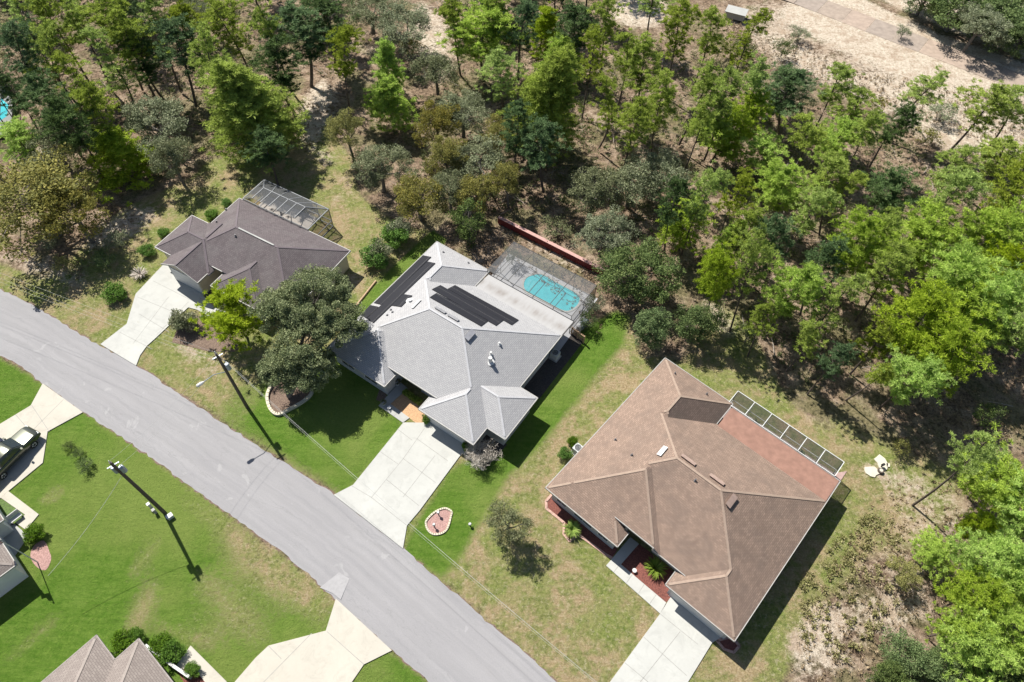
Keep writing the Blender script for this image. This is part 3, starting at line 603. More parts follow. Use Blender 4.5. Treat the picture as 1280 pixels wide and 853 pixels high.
# ---- brown house
Z0 = 2.6
def bigplan(Wd, wl, gl, u0, ue, D, DB, extra):  # shared plan: width, left wing width, garage left, setback, entry eave, depth
    return
BR = House((681.7, 610), Z0, 50.034, [
    Piece(.8, 15.45, 0, 18.95, foot=(1.62, 15.45, 0, 18.95)),                 # main hip
    Piece(0, 12., 0, 11.75, foot=(1.62, 8.5, 0, 11.75)),                       # entry hip, forward plane
    Piece(0, 8.0, 0, 7.8), Piece(.12, 8.0, 12.5, 18.95), Piece(8.5, 18.3, 0, 7.75)])
before = snap(); r = Root('house', BR.P(9, 9), label='large brown shingled hip roof house at right with pale gutters and a salmon patio roof', cat='house'); R_ = r.e
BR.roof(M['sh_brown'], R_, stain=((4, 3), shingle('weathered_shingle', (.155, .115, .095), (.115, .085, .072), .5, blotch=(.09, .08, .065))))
zf = 2.6+.5*1.62; zA = 2.6+.5*(1.62-.8)
BR.fascia([[(0, 0, Z0), (18.3, 0, Z0), (18.3, 7.75, Z0), (15.45, 7.75, Z0)], [(0, 0, Z0), (0, 7.8, Z0), (1.62, 7.8, Z0)], [(1.62, 6.2, zf), (1.62, 10.13, zf)], [(1.62, 10.13, zf), (1.62, 10.13+.0, zA)], [(1.62, 10.13, zA), (1.62, 13.3, zA)], [(1.62, 12.5, Z0), (.12, 12.5, Z0), (.12, 18.95, Z0), (15.45, 18.95, Z0)]], R_)
BR.walls([(.5, .5), (.5, 7.35), (3.4, 7.35), (3.4, 10), (2.6, 10), (2.6, 12.95), (.6, 12.95), (.6, 18.45), (15, 18.45), (15, 7.3), (17.8, 7.3), (17.8, .5)], M['wall_grey'], R_)
BR.slabroof(15.3, 17.95, 7.9, 18.85, 2.68, 2.5, M['membrane_red'], R_)
BR.fascia([[(15.45, 18.95, 2.6), (17.98, 18.95, 2.52)], [(17.98, 18.95, 2.52), (17.98, 7.8, 2.52)]], R_, h=.14)
for q in (8.2, 11.5, 15, 18.6): mb = MB(); BR.post(mb, 17.7, q, 2.45, M['white']); mb.build('patio_post', R_)
BR.panel(.6, 15.7, 4.9, .05, 2.2, 'w', M['white'], M['white'], 'garage_door', R_, -1)
for q, wd in ((1.6, 1.), (4., 1.9), (6.2, 1.)): BR.panel(.5, q, wd, .8, 2.05, 'w', M['glass'], M['white'], 'window', R_, -1)
BR.panel(2.6, 11.4, 1.9, .7, 2.1, 'w', M['glass'], M['white'], 'window', R_, -1); BR.panel(3.4, 8.6, 1.1, .05, 2.15, 'w', M['dark'], M['white'], 'door', R_, -1)
for q in (4, 8, 12): BR.panel(q, 18.45, 1.2, .9, 2.05, 'u', M['glass'], M['white'], 'window', R_, 1)
for q in (3, 8, 14): BR.panel(q, .5, 1.2, .9, 2.05, 'u', M['glass'], M['white'], 'window', R_, -1)
vb = simple('tan_vent', (.33, .24, .2)); BR.boxvent((827.3, 564.7), R_, 'u', 1.0, .32, .14, M['white'])
for q in ((860.2, 575.7), (895.8, 600.3)): BR.boxvent(q, R_, 'w', 1.3, .3, .16, vb)
BR.boxvent((913.9, 627.4), R_, 'u', 1.15, .42, .2, vb)
for q in ((769.2, 550.1), (789.7, 569.4), (843.6, 467.4), (883.3, 493.2), (869, 601)): BR.pipe(q, R_, .06, .28)
r.adopt(before)
cage(BR, 'screened_porch', 'narrow white framed screen enclosure behind the salmon patio roof of the brown house', 18.02, 19.85, 7.35, 18.35, 2.62, 6, M['alu'], M['screen_dark'], M['screen_wall'], cs=.055, rail=False)
mb = MB(); mb.slab([BR.P(a, b)[:2] for a, b in ((15.2, 7.8), (19.9, 7.3), (20., 18.4), (21.0, 19.2), (15.2, 19.2))], -.02, .06, simple('pink_pavers', (.36, .25, .23), scale=4)); tag(mb.build('patio'), kind='structure')

# ---- grey house
GR = House((418, 443.1), Z0, 56.776, [
    Piece(.8, 14.9, -1.14, 16.87, foot=(1.72, 14.9, -1.14, 16.87)), Piece(0, 7.5, -1.14, 6.38), Piece(0, 7.5, 10.52, 16.87), Piece(8.4, 17.5, -1.14, 6.05), Piece(2.1, 7.45, 11., 18.9)])
before = snap(); r = Root('house', GR.P(8, 8), label='light grey shingled hip roof house in the middle with black solar panels on its roof', cat='house'); R_ = r.e
GR.roof(M['sh_grey'], R_); zA = 2.6+.5*.92
GR.fascia([[(0, -1.14, Z0), (17.5, -1.14, Z0), (17.5, 6.05, Z0), (14.9, 6.05, Z0)], [(0, -1.14, Z0), (0, 6.38, Z0), (1.72, 6.38, Z0)], [(1.72, 5.45, zA), (1.72, 11.4, zA)], [(1.72, 10.52, Z0), (0, 10.52, Z0), (0, 16.87, Z0), (2.1, 16.87, Z0), (2.1, 18.9, Z0), (7.45, 18.9, Z0), (7.45, 16.87, Z0), (14.9, 16.87, Z0)]], R_)
GR.walls([(.5, -.7), (.5, 5.95), (3.6, 5.95), (3.6, 8.4), (2.7, 8.4), (2.7, 10.95), (.55, 10.95), (.55, 16.4), (2.6, 16.4), (2.6, 18.4), (6.95, 18.4), (6.95, 16.4), (14.4, 16.4), (14.4, 5.6), (17, 5.6), (17, -.7)], M['wall_grey'], R_)
GR.slabroof(14.75, 17.1, 6.2, 16.85, 2.66, 2.5, M['membrane'], R_); GR.fascia([[(17.12, 6.1, 2.5), (17.12, 16.9, 2.5)], [(14.9, 16.9, 2.6), (17.12, 16.9, 2.5)]], R_, M['bronze'], .12)
GR.panel(.55, 13.6, 4.9, .05, 2.2, 'w', M['white'], M['white'], 'garage_door', R_, -1)
for q, wd in ((1., 1.6), (4., 1.6)): GR.panel(.5, q, wd, .8, 2.05, 'w', M['glass'], M['white'], 'window', R_, -1)
GR.panel(2.7, 9.7, 1.8, .7, 2.1, 'w', M['glass'], M['white'], 'window', R_, -1); GR.panel(3.6, 7.2, 1.2, .05, 2.15, 'w', M['dark'], M['white'], 'door', R_, -1)
for q, ww in ((4.6, 18.4), (9, 16.4), (12.6, 16.4)): GR.panel(q, ww, 1.2, .9, 2.05, 'u', M['glass'], M['white'], 'window', R_, 1)
for q in (3, 8, 13): GR.panel(q, -.7, 1.2, .9, 2.05, 'u', M['glass'], M['white'], 'window', R_, -1)
def solarpanel(pxs, flip):
    pts = [GR.hit(q) for q in pxs]; mb = MB(); P = [GR.P(u, w, z+.09) for u, w, z in pts]; uv = [((u, w*1.118) if flip else (w, u*1.118)) for u, w, z in pts]
    if (P[1]-P[0]).cross(P[2]-P[0]).z < 0: P = P[::-1]; uv = uv[::-1]
    mb.face(P, M['solar'], uv); Q = [q-Vector((0, 0, .07)) for q in P]
    for i in range(4): j = (i+1) % 4; mb.face([Q[i], Q[j], P[j], P[i]], M['dark'])
    mb.build('solar_panel', R_)
c7 = lambda l: [(410+a/7.111, 290+b/7.111) for a, b in l]
for l in (((845, 213), (918, 228), (480, 652), (410, 635)), ((884, 268), (955, 283), (405, 813), (345, 775)), ((375, 655), (450, 670), (341, 772), (292, 742)), ((672, 558), (750, 570), (650, 670), (568, 658))): solarpanel(c7(l), True)
for t0, t1, e1, e0 in (((537.3, 372.3), (545.7, 367), (610.8, 401.1), (601.4, 408.4)), ((540, 362.4), (550.6, 357.2), (629.5, 400.6), (620.2, 407.8)), ((559.8, 361.7), (568.9, 357.2), (648.3, 400.6), (639.7, 406.9))):
    # each strip a little narrower than its neighbour's edge
    solarpanel([t0, t1, e1, e0], False)
for q in ((550.8, 388.5), (566.8, 398)): GR.boxvent(q, R_, 'w', 1.15, .28, .13, simple('grey_vent', (.25, .25, .26)))
GR.boxvent((520.4, 380.7), R_, 'u', 1.2, .2, .12, M['white']); GR.boxvent((587.5, 420.5), R_, 'u', 1.1, .42, .22, simple('grey_vent', (.3, .3, .32)))
for q in ((488.8, 387.7), (490.8, 390.5), (484.3, 394.3), (554.1, 315.7), (585.4, 329.1)): GR.pipe(q, R_, .07, .16)
GR.pipe((612.9, 452.8), R_, .19, .75, M['white']); GR.pipe((613.7, 443.3), R_, .1, .4, M['white']); GR.pipe((624.3, 430.6), R_, .1, .3, M['white']); GR.pipe((512.7, 376.6), R_, .2, .25, M['white'])
r.adopt(before)
# pool, deck, cage
mb = MB(); mb.slab([GR.P(a, b)[:2] for a, b in ((14.5, 5.7), (22.6, 5.0), (22.9, 16.6), (14.5, 16.9))], -.02, .05, concrete('pool_deck', (.46, .46, .475), .12)); tag(mb.build('pool_deck'), kind='structure')
c2 = lambda l: [(560+a/6.4, 280+b/6.4) for a, b in l]
pool = smoothp(c2(((598, 490), (622, 432), (690, 405), (745, 402), (800, 425), (870, 470), (950, 512), (1030, 555), (1060, 600), (1045, 650), (1000, 690), (950, 706), (890, 690), (800, 640), (700, 588), (620, 545))), 3)
before = snap(); pc = G((685, 365)); r = Root('swimming_pool', pc, label='turquoise swimming pool with entry steps inside the screen cage of the grey house', cat='swimming pool')
mb = MB(); PP = [G(q) for q in pool]; ctr = sum(PP, Vector())/len(PP); mb.face([(q.x, q.y, .056) for q in PP][::(1 if sum(PP[i].x*PP[(i+1) % len(PP)].y-PP[(i+1) % len(PP)].x*PP[i].y for i in range(len(PP))) > 0 else -1)], M['water']); mb.build('water', r.e)
mb = MB()
for i in range(len(PP)): mb.bar(PP[i]+Vector((0, 0, .07)), PP[(i+1) % len(PP)]+Vector((0, 0, .07)), .22, .05, M['conc'])
mb.build('coping', r.e)
mb = MB()
for k, (a, b) in enumerate((((618, 528), (662, 450)), ((645, 545), (695, 462)))): mb.bar(G(c2([a])[0])+Vector((0, 0, .062)), G(c2([b])[0])+Vector((0, 0, .062)), .35, .01, simple('pool_step', (.06, .50, .56)))
mb.build('step', r.e); r.adopt(before)
cage(GR, 'pool_cage', 'large flat bronze framed screen cage over the turquoise pool', 17.2, 22.15, 5.95, 16.5, 3.0, 4, M['bronze'], M['screen'], M['screen_wall'], cs=.05, rail=False)
mb = MB(); a, b = GR.P(25.9, 1.2), GR.P(26.1, 15.4); mb.bar(a+Vector((0, 0, .45)), b+Vector((0, 0, .45)), .3, .9, M['red']); mb.bar(a+Vector((0, 0, .93)), b+Vector((0, 0, .93)), .42, .06, simple('pink_cap', (.45, .27, .24)))
tag(mb.build('garden_wall'), label='low maroon retaining wall with a pink cap behind the pool cage', cat='wall')

# ---- dark roofed house
DK = House((193.5, 309.1), Z0, 62, [
    Piece(.2, 10.3, 2.66, 18.43, foot=(.9, 10.3, 2.66, 18.43)), Piece(0, 5.56, 0, 7.75), Piece(-1.4, 6.5, 2.35, 7.5, sides='lr', foot=(-1.4, 5.6, 2.35, 7.5)), Piece(-1., 8, 8.9, 15.1, foot=(-1., 5.5, 8.9, 15.1))])
before = snap(); r = Root('house', DK.P(5, 9), label='dark purplish brown roofed house at upper left with a white gable garage front', cat='house'); R_ = r.e
DK.roof(M['sh_dark'], R_); zg = 2.6+.5*2.575
DK.fascia([[(0, 2.3, Z0), (0, 0, Z0), (5.56, 0, Z0), (5.56, 2.66, Z0), (10.3, 2.66, Z0), (10.3, 18.43, Z0), (.2, 18.43, Z0), (.9, 15.1, Z0), (-1, 15.1, Z0), (-1, 8.9, Z0), (.9, 8.9, Z0)], [(-1.4, 2.35, Z0), (-1.4, 4.925, zg), (-1.4, 7.5, Z0), (.9, 7.5, Z0)], [(.9, 7.5, 2.95), (.9, 8.9, 2.95)]], R_)
DK.walls([(.4, .4), (.4, 2.8), (-1.05, 2.8), (-1.05, 7.1), (2., 7.1), (2., 9.3), (-.6, 9.3), (-.6, 14.7), (.7, 14.7), (.7, 18.05), (9.9, 18.05), (9.9, 3.05), (5.2, 3.05), (5.2, .4)], M['cream'], R_, .14)
DK.panel(-1.05, 4.95, 3.9, .05, 2.2, 'w', M['white'], M['white'], 'garage_door', R_, -1); DK.panel(-.6, 12, 2, .8, 2.1, 'w', M['glass'], M['white'], 'window', R_, -1); DK.panel(2., 8.2, 1., .05, 2.1, 'w', M['dark'], M['white'], 'door', R_, -1)
mb = MB(); mb.bar(DK.P(5.25, 8.1, DK.H(5.25, 8.1)+.04), DK.P(5.25, 12.9, DK.H(5.25, 12.9)+.04), .16, .05, M['conc_grey']); mb.build('ridge_vent', R_)
for q in ((294.6, 295.5), (271, 278), (283, 263)): DK.pipe(q, R_, .07, .25)
r.adopt(before)
cage(DK, 'pool_cage', 'grey mansard topped screen cage behind the dark roofed house', 10.35, 14.0, 3.2, 12.6, 2.75, 5, simple('grey_frame', (.19, .20, .21), .5), M['screen'], M['screen_wall'], dome=(1.7, 1.7, .9), cs=.08)
mb = MB(); mb.slab([DK.P(a, b)[:2] for a, b in ((9.8, 2.9), (14.0, 2.9), (14.0, 10.2), (9.8, 10.6))], -.02, .05, simple('patio_floor', (.42, .38, .34), scale=2)); tag(mb.build('patio'), kind='structure')

# ---- houses across the street, cut by the frame
S1 = House((21, 706), Z0, 48, [Piece(-14, 0, -16, 0), Piece(-9, 2.3, -16, -3.3)])
before = snap(); r = Root('house', S1.P(-5, -6), label='taupe roofed house cut by the left edge with pale blue grey side wall', cat='house'); R_ = r.e
uu_, ww_ = S1.uw(G((5, 650), Z0)); S1.pieces = [Piece(-16, 0, -14, 0), Piece(-10, uu_, -14, ww_)]
S1.roof(M['sh_tan'], R_); S1.fascia([[(0, 0, Z0), (-16, 0, Z0)], [(0, 0, Z0), (0, ww_, Z0)], [(0, ww_, Z0), (uu_, ww_, Z0), (uu_, -14, Z0)]], R_)
S1.walls([(-15.6, -.15), (-.4, -.15), (-.4, ww_-.4), (uu_-.4, ww_-.4), (uu_-.4, -13.5), (-15.6, -13.5)], M['wall_white'], R_); r.adopt(before)
drive('patio', [[q_ for q_ in ((-8, 640), (6, 645), (36, 670), (17, 698), (-8, 690))]], [], M['conc_grey'], .08)
S2 = House((173.6, 798.3), Z0, 50, []); S2.pieces = [Piece(-18, 0, 0, 17), Piece(-18, -2.7, -2.6, 10)]
S2.pieces = [Piece(-16, 0, 0, 13, foot=(-16, 0, 0, 13)), Piece(-18, -2.0, -2.6, 10)]
before = snap(); r = Root('house', S2.P(-7, 5), label='taupe shingled house at the bottom edge showing two pointed roof corners', cat='house'); R_ = r.e
S2.roof(M['sh_tan'], R_); S2.fascia([[(-16, 0, Z0), (0, 0, Z0), (0, 13, Z0)], [(-18, -2.6, Z0), (-2, -2.6, Z0), (-2, 0, Z0)]], R_, simple('taupe_trim', (.3, .27, .25)))
S2.walls([(-.5, .5), (-.5, 12.5), (-15.5, 12.5), (-15.5, -2.1), (-2.5, -2.1), (-2.5, .5)], M['wall_white'], R_)
r.adopt(before)
mb = MB()
for a, b in (((186, 809), (204, 822)), ((211, 828), (240, 848))):
    A, B = G(a), G(b); mb.bar(A+Vector((0, 0, .35)), B+Vector((0, 0, .35)), .22, .7, M['white'])
tag(mb.build('low_wall'), label='low white garden wall beside the round green bushes at the bottom edge', cat='wall')

# ---- far pool at the left edge
mb = MB(); mb.slab([(q.x, q.y) for q in GP([(-60, 118), (6, 108), (16, 126), (14, 168), (-60, 175)])], -.02, .06, M['conc_grey']); tag(mb.build('pool_deck'), kind='structure')
mb = MB(); PW = GP([(-30, 132), (2, 124), (11, 132), (9, 146), (0, 152), (-30, 155)]); mb.slab([(q.x, q.y) for q in PW], 0, .07, M['water'])
tag(mb.build('swimming_pool'), label='sliver of a turquoise pool at the far left edge among the trees', cat='swimming pool')
before = snap(); r = Root('pool_cage', G((0, 140)), label='dark screen cage frame over the sliver of pool at the far left edge', cat='screen enclosure'); mb = MB()
for a, b in (((16, 126), (14, 168)), ((16, 126), (-60, 118)), ((14, 168), (-60, 175)), ((-10, 123), (-10, 170))):
    A, B = G(a), G(b); mb.bar(A+Vector((0, 0, 2.6)), B+Vector((0, 0, 2.6)), .09, .09, M['bronze'])
    for q in (A, B, A.lerp(B, .5)): mb.bar(q, q+Vector((0, 0, 2.6)), .09, .09, M['bronze'])
mb.build('frame', r.e); mb = MB(); q = GP([(16, 126), (14, 168), (-60, 175), (-60, 118)]); mb.face([(v.x, v.y, 2.62) for v in q], M['screen']); mb.build('roof_screen', r.e); r.adopt(before)
#@@PART2@@
# ------------------------------------------------------------------ poles and wires
def utility_pole(base_px, H, lean, label, lamp=None, trafo=(7.3,), arms=()):
    b = G(base_px); before = snap(); r = Root('utility_pole', b, label=label, cat='utility pole'); top = b+Vector((lean[0], lean[1], H))
    mb = MB(); mb.tube([b-Vector((0, 0, .1)), b.lerp(top, .5), top], [.17, .15, .12], M['wood'], 10); mb.build('pole', r.e)
    for k, h in enumerate(trafo):
        ax = b.lerp(top, h/H); off = Vector((cos(.3+k*2.6), sin(.3+k*2.6), 0))*.34; mb = MB(); c = ax+off
        mb.tube([c-Vector((0, 0, .4)), c+Vector((0, 0, .37)), c+Vector((0, 0, .44))], [.2, .2, .14], M['galv'], 14); mb.tube([c+Vector((.08, 0, .5)), c+Vector((.08, 0, .72))], .04, M['white'], 6)
        mb.bar(ax, c, .08, .3, M['galv']); mb.build('transformer', r.e)
    mb = MB(); mb.tube([top, top+Vector((0, 0, .3))], [.05, .03], M['white'], 6); mb.build('insulator', r.e); mb = MB(); mb.bar(top+Vector((-.35, -.3, -.5)), top+Vector((.35, .3, -.5)), .08, .08, M['galv']); mb.build('crossarm', r.e)
    if lamp:
        lp, lz = lamp; P = G(lp, lz); ax = b.lerp(top, (lz-.5)/H); mb = MB(); mb.tube([ax, ax.lerp(P, .5)+Vector((0, 0, .35)), P], .035, M['galv'], 8); arm = mb.build('lamp_arm', r.e)
        mb = MB(); d = (P-ax); d.z = 0; d.normalize(); mb.tube([P-d*.1, P+d*.15, P+d*.55, P+d*.65], [.06, .15, .15, .05], M['white'], 10); mb.build('lamp_head', arm)
    r.adopt(before); return top
T1 = utility_pole((309.4, 509.7), 9.3, (-.05, .1), 'tall wooden pole with street lamp arm left of the live oak bed', lamp=((254, 478), 6.9), trafo=(7.1,))
T2 = utility_pole((206, 641.3), 10.0, (-.35, .15), 'tall wooden pole with two transformers on the green lawn left of the street', trafo=(8.7, 8.6))
def wire(a, b, sag, label, r=.007):
    mb = MB(); pts = []
    for i in range(41):
        t = i/40; q = a.lerp(b, t); q.z -= sag*4*t*(1-t); pts.append(q)
    mb.tube(pts, r, M['wire'], 5); tag(mb.build('power_line'), label=label, cat='power line', group='overhead wires')
dR = G((800, 905), 8.2); lR = G((-260, 238), 8.6); dv = Vector((-.6, -.75, 0))
for k, (off, hz, nm) in enumerate((((.0, .0), 9.4, 'highest'), ((.35, .3), 7.5, 'middle'), ((.35, .3), 6.9, 'lowest'))):
    a = Vector((T1.x+off[0], T1.y+off[1], hz))
    wire(a, Vector((dR.x+off[0], dR.y+off[1], hz)), 1.0+.3*k, f'{nm} pale wire running right from the lamp pole over the lawns')
    wire(a, Vector((lR.x+off[0], lR.y+off[1], hz)), 1.0+.3*k, f'{nm} pale wire running left from the lamp pole over the driveway')
wire(T2+Vector((0, 0, .2)), Vector((T1.x, T1.y, 9.2)), .6, 'wire crossing the street from the lawn pole to the lamp pole')
wire(T2+Vector((0, 0, -1.)), Vector((T1.x, T1.y, 8.2)), .7, 'lower wire crossing the street from the lawn pole to the lamp pole')
wire(Vector((T2.x, T2.y, 7.8)), G((60, 720), 3.5), .4, 'service wire dropping from the lawn pole to the taupe house at left', .015)
# flag pole
before = snap(); fb = G((47, 703)); r = Root('flagpole', fb, label='slim white flagpole with a drooping flag beside the pink stone bed', cat='flagpole'); mb = MB()
ft = fb+Vector((-.2, .1, 5.6)); mb.tube([fb, ft], [.05, .03], M['white'], 8); mb.tube([ft, ft+Vector((0, 0, .12))], .07, M['alu'], 8); mb.build('pole', r.e)
def flagm():
    s = NT('flag_cloth'); v = s.co('UV'); sx = s.n('ShaderNodeSeparateXYZ', {0: v}); st = s.n('ShaderNodeMath', {0: s.math('MULTIPLY', sx.outputs[1], 6.5)}, operation='FRACT').outputs[0]
    x = s.mix(s.math('GREATER_THAN', st, .5), (.65, .63, .62), (.35, .03, .04)); cn = s.math('MULTIPLY', s.math('LESS_THAN', sx.outputs[0], .4), s.math('GREATER_THAN', sx.outputs[1], .46)); s.col(s.mix(cn, x, (.02, .03, .12))); return s.m
fm = flagm(); mb = MB(); nx_, nz_ = 14, 8
def fp(i, j):
    u, v = i/nx_, j/nz_; return ft+Vector((.05-u*.75, .03+.14*sin(u*9+v*1.5)*u-.1*u, -.15-(1-v)*.95-.5*u*u))
for i in range(nx_):
    for j in range(nz_): mb.face([fp(i, j), fp(i+1, j), fp(i+1, j+1), fp(i, j+1)], fm, [(i/nx_, j/nz_), ((i+1)/nx_, j/nz_), ((i+1)/nx_, (j+1)/nz_), (i/nx_, (j+1)/nz_)])
mb.build('flag', r.e, smooth=True, merge=True); r.adopt(before)

# ------------------------------------------------------------------ cars
def carpaint(name, c, rough=.25, metal=.5):
    s = NT(name); s.col(c); s.b.inputs['Roughness'].default_value = rough; s.b.inputs['Metallic'].default_value = metal; s.b.inputs['Coat Weight'].default_value = .8; s.b.inputs['Specular IOR Level'].default_value = .5; return s.m
def lofted(name, secs, m, parent, half):
    """secs: (x, zbottom, ztop, halfwidth bottom, halfwidth top) cross sections along x; rounded top corners"""
    mb = MB(); rings = []
    for x, zb, zt, wb, wt in secs:
        h = zt-zb; rings.append([Vector((x, s_*y, z)) for s_, y, z in ((1, wb*.94, zb), (1, wb, zb+h*.25), (1, (wb+wt)/2*1.0, zb+h*.6), (1, wt*1.0, zb+h*.88), (1, wt*.86, zt), (-1, wt*.86, zt), (-1, wt, zb+h*.88), (-1, (wb+wt)/2, zb+h*.6), (-1, wb, zb+h*.25), (-1, wb*.94, zb))])
    n = len(rings[0])
    for a, b in zip(rings, rings[1:]):
        for j in range(n): mb.face([a[j], b[j], b[(j+1) % n], a[(j+1) % n]], m)
    mb.face(rings[0], m); mb.face(rings[-1][::-1], m); o = mb.build(name, parent, merge=True)
    for p in o.data.polygons: p.use_smooth = True
    b = o.modifiers.new('bevel', 'BEVEL'); b.width = .035; b.segments = 2; b.limit_method = 'ANGLE'; b.angle_limit = radians(28); return o
def wheel(parent, x, y, r=.38, wd=.26):
    tm = M['tyre']; mb = MB(); s_ = 1 if y > 0 else -1
    mb.tube([(x, y-wd/2, r), (x, y-wd/2+.03, r), (x, y+wd/2-.03, r), (x, y+wd/2, r)], [r-.04, r, r, r-.04], tm, 24); t = mb.build('wheel', parent, merge=True)
    mb = MB(); yo = y+s_*(wd/2+.004); mb.tube([(x, yo-s_*.02, r), (x, yo, r)], r*.62, M['alu'], 20)
    for k in range(5): a = k*2*pi/5; mb.bar((x, yo+s_*.012, r), (x+cos(a)*r*.58, yo+s_*.012, r+sin(a)*r*.58), .05, .07, M['dark'])
    mb.build('rim', t)
M['tyre'] = simple('tyre', (.02, .02, .02), .8)
def pickup(loc, rz, label, paint):
    e = empty('pickup_truck', loc, rz, label=label, cat='truck')   # +x is forward
    lofted('body', [(-2.85, .5, 1.08, .9, .9), (-2.75, .42, 1.15, .97, .95), (-1.35, .4, 1.17, 1., .96), (-1.3, .4, 1.17, 1., .96), (.95, .4, 1.15, 1., .95), (1.2, .4, 1.13, 1., .93), (2.3, .42, 1.04, .98, .88), (2.7, .5, .92, .92, .8), (2.85, .55, .8, .84, .72)], paint, e, 1)
    lofted('cab', [(-1.35, 1.1, 1.2, .93, .9), (-1.1, 1.1, 1.78, .93, .74), (-.9, 1.1, 1.84, .93, .74), (.1, 1.1, 1.84, .93, .74), (.4, 1.1, 1.76, .93, .74), (1.2, 1.1, 1.14, .93, .86)], paint, e, 1)
    mb = MB(); g = M['glass']
    mb.face([(1.16, -.76, 1.2), (1.16, .76, 1.2), (.45, .66, 1.76), (.45, -.66, 1.76)], g); mb.build('windscreen', e)
    for s_ in (-1, 1):
        mb = MB()
        for x0, x1 in ((-1.1, -.4), (-.3, .52)): mb.face([(x0, s_*.935, 1.24), (x1+(.28 if x1 > 0 else 0), s_*.935, 1.24), (x1, s_*.80, 1.66), (x0+.05, s_*.80, 1.66)], g)
        mb.build('side_window', e)
        mb = MB(); mb.box((.85, s_*1.1, 1.28), (.14, .24, .18), paint); mb.build('mirror', e)
        mb = MB(); mb.box((2.72, s_*.66, .8), (.12, .3, .18), M['alu']); mb.build('headlight', e)
        for x in (-1.72, 1.75): wheel(e, x, s_*.88)
    mb = MB(); mb.box((-2.05, 0, 1.19), (1.35, 1.72, .05), simple('bed_cover', (.45, .46, .47), .4)); mb.build('bed_cover', e)
    mb = MB(); mb.box((-1.42, 0, 1.24), (.06, 1.4, .3), M['dark']); mb.build('rear_window', e); return e
wf, wb_ = G((44.5, 560)), G((8.8, 596.5)); hd = math.atan2((wf-wb_).y, (wf-wb_).x); c = (wf+wb_)/2; nrm = Vector((-sin(hd), cos(hd), 0))
pickup(c+nrm*.95+Vector((0, 0, .09)), hd, 'dark olive pickup truck with pale reflecting hood parked on the left driveway', carpaint('olive_paint', (.07, .075, .055)))
def sedan(loc, rz, label, paint):
    e = empty('parked_car', loc, rz, label=label, cat='car')
    lofted('body', [(-2.35, .45, .85, .8, .75), (-2.2, .35, .98, .88, .82), (-1.2, .32, 1., .91, .86), (1., .32, .98, .91, .86), (1.9, .34, .85, .88, .78), (2.3, .42, .7, .78, .66)], paint, e, 1)
    lofted('cab', [(-1.9, .92, 1., .8, .74), (-1.1, .92, 1.42, .8, .6), (.2, .92, 1.44, .8, .6), (1.1, .92, .98, .8, .74)], M['glass'], e, 1)
    mb = MB(); mb.box((-.45, 0, 1.45), (1.3, 1.08, .03), paint); mb.build('roof', e)
    for s_ in (-1, 1):
        mb = MB(); mb.box((2.18, s_*.55, .66), (.14, .28, .14), M['alu']); mb.build('headlight', e)
        for x in (-1.4, 1.45): wheel(e, x, s_*.8, .33, .22)
    return e
cp = G((11, 552)); sedan(Vector((cp.x, cp.y, .09))-Vector((cos(hd), sin(hd), 0))*2.45+nrm*.3, hd, 'dark navy car nose just entering the frame beside the olive pickup', carpaint('navy_paint', (.03, .035, .055)))

# ------------------------------------------------------------------ small yard things
def ac(px, label, rz):
    p_ = G(px); e = empty('air_conditioner', p_, rz, label=label, cat='air conditioner'); mb = MB(); mb.box((0, 0, .05), (1.0, 1.0, .1), M['conc_grey']); mb.build('pad', e)
    mb = MB(); mb.box((0, 0, .5), (.78, .78, .8), simple('unit_shell', (.5, .51, .5), .5)); mb.build('casing', e); mb = MB(); mb.tube([(0, 0, .9), (0, 0, .93)], .32, M['dark'], 20)
    for k in range(4): mb.tube([(cos(t)*(.08+k*.08), sin(t)*(.08+k*.08), .945) for t in np.linspace(0, 2*pi, 18)], .009, M['alu'], 4, False)
    mb.build('fan_grille', e)
ac((721.5, 565), 'pale square air conditioner between the small bushes and left eave of the brown house', radians(50)); ac((693.5, 447), 'pale air conditioner on the dark gravel right of the grey house', radians(57))
before = snap(); p_ = G((723, 413)); r = Root('pool_equipment', p_, label='pool pump and white filter tank by the right corner of the pool cage', cat='pool equipment'); mb = MB()
mb.tube([p_+Vector((0, 0, 0)), p_+Vector((0, 0, .9)), p_+Vector((0, 0, 1.05))], [.28, .28, .12], M['white'], 14); mb.build('filter_tank', r.e); mb = MB(); q = p_+Vector((.5, .6, 0)); mb.box(q+Vector((0, 0, .35)), (1.2, .6, .6), M['galv'], .9); mb.build('heater', r.e)
mb = MB(); mb.tube([p_+Vector((.3, 0, .3)), q+Vector((0, 0, .3)), q+Vector((.8, .2, .3))], .04, M['white'], 6); mb.build('pipe', r.e); r.adopt(before)
before = snap(); a, b = G((714, 418)), G((729, 429)); r = Root('wooden_gate', a, label='low tan timber gate closing the gravel side yard of the grey house', cat='gate'); mb = MB()
for q in (a, a.lerp(b, .5), b): mb = MB(); mb.bar(q, q+Vector((0, 0, 1.25)), .12, .12, M['timber']); mb.build('post', r.e)
mb = MB()
for z in (.35, 1.1): mb.bar(a+Vector((0, 0, z)), b+Vector((0, 0, z)), .06, .14, M['timber'])
for k in range(9): q = a.lerp(b, k/8); mb.bar(q+Vector((.05, .05, .1)), q+Vector((.05, .05, 1.2)), .03, .12, M['timber'])
mb.build('board_panel', r.e); r.adopt(before)
def bollard(px, label, h=.75, lm=None):
    p_ = G(px); e = empty('path_light', p_, 0, label=label, cat='garden light'); mb = MB(); mb.tube([(0, 0, 0), (0, 0, h*.75)], .05, M['dark'], 8); mb.build('post', e)
    mb = MB(); mb.tube([(0, 0, h*.75), (0, 0, h*.78), (0, 0, h)], [.06, .15, .1], M['white'], 10); mb.build('cap', e)
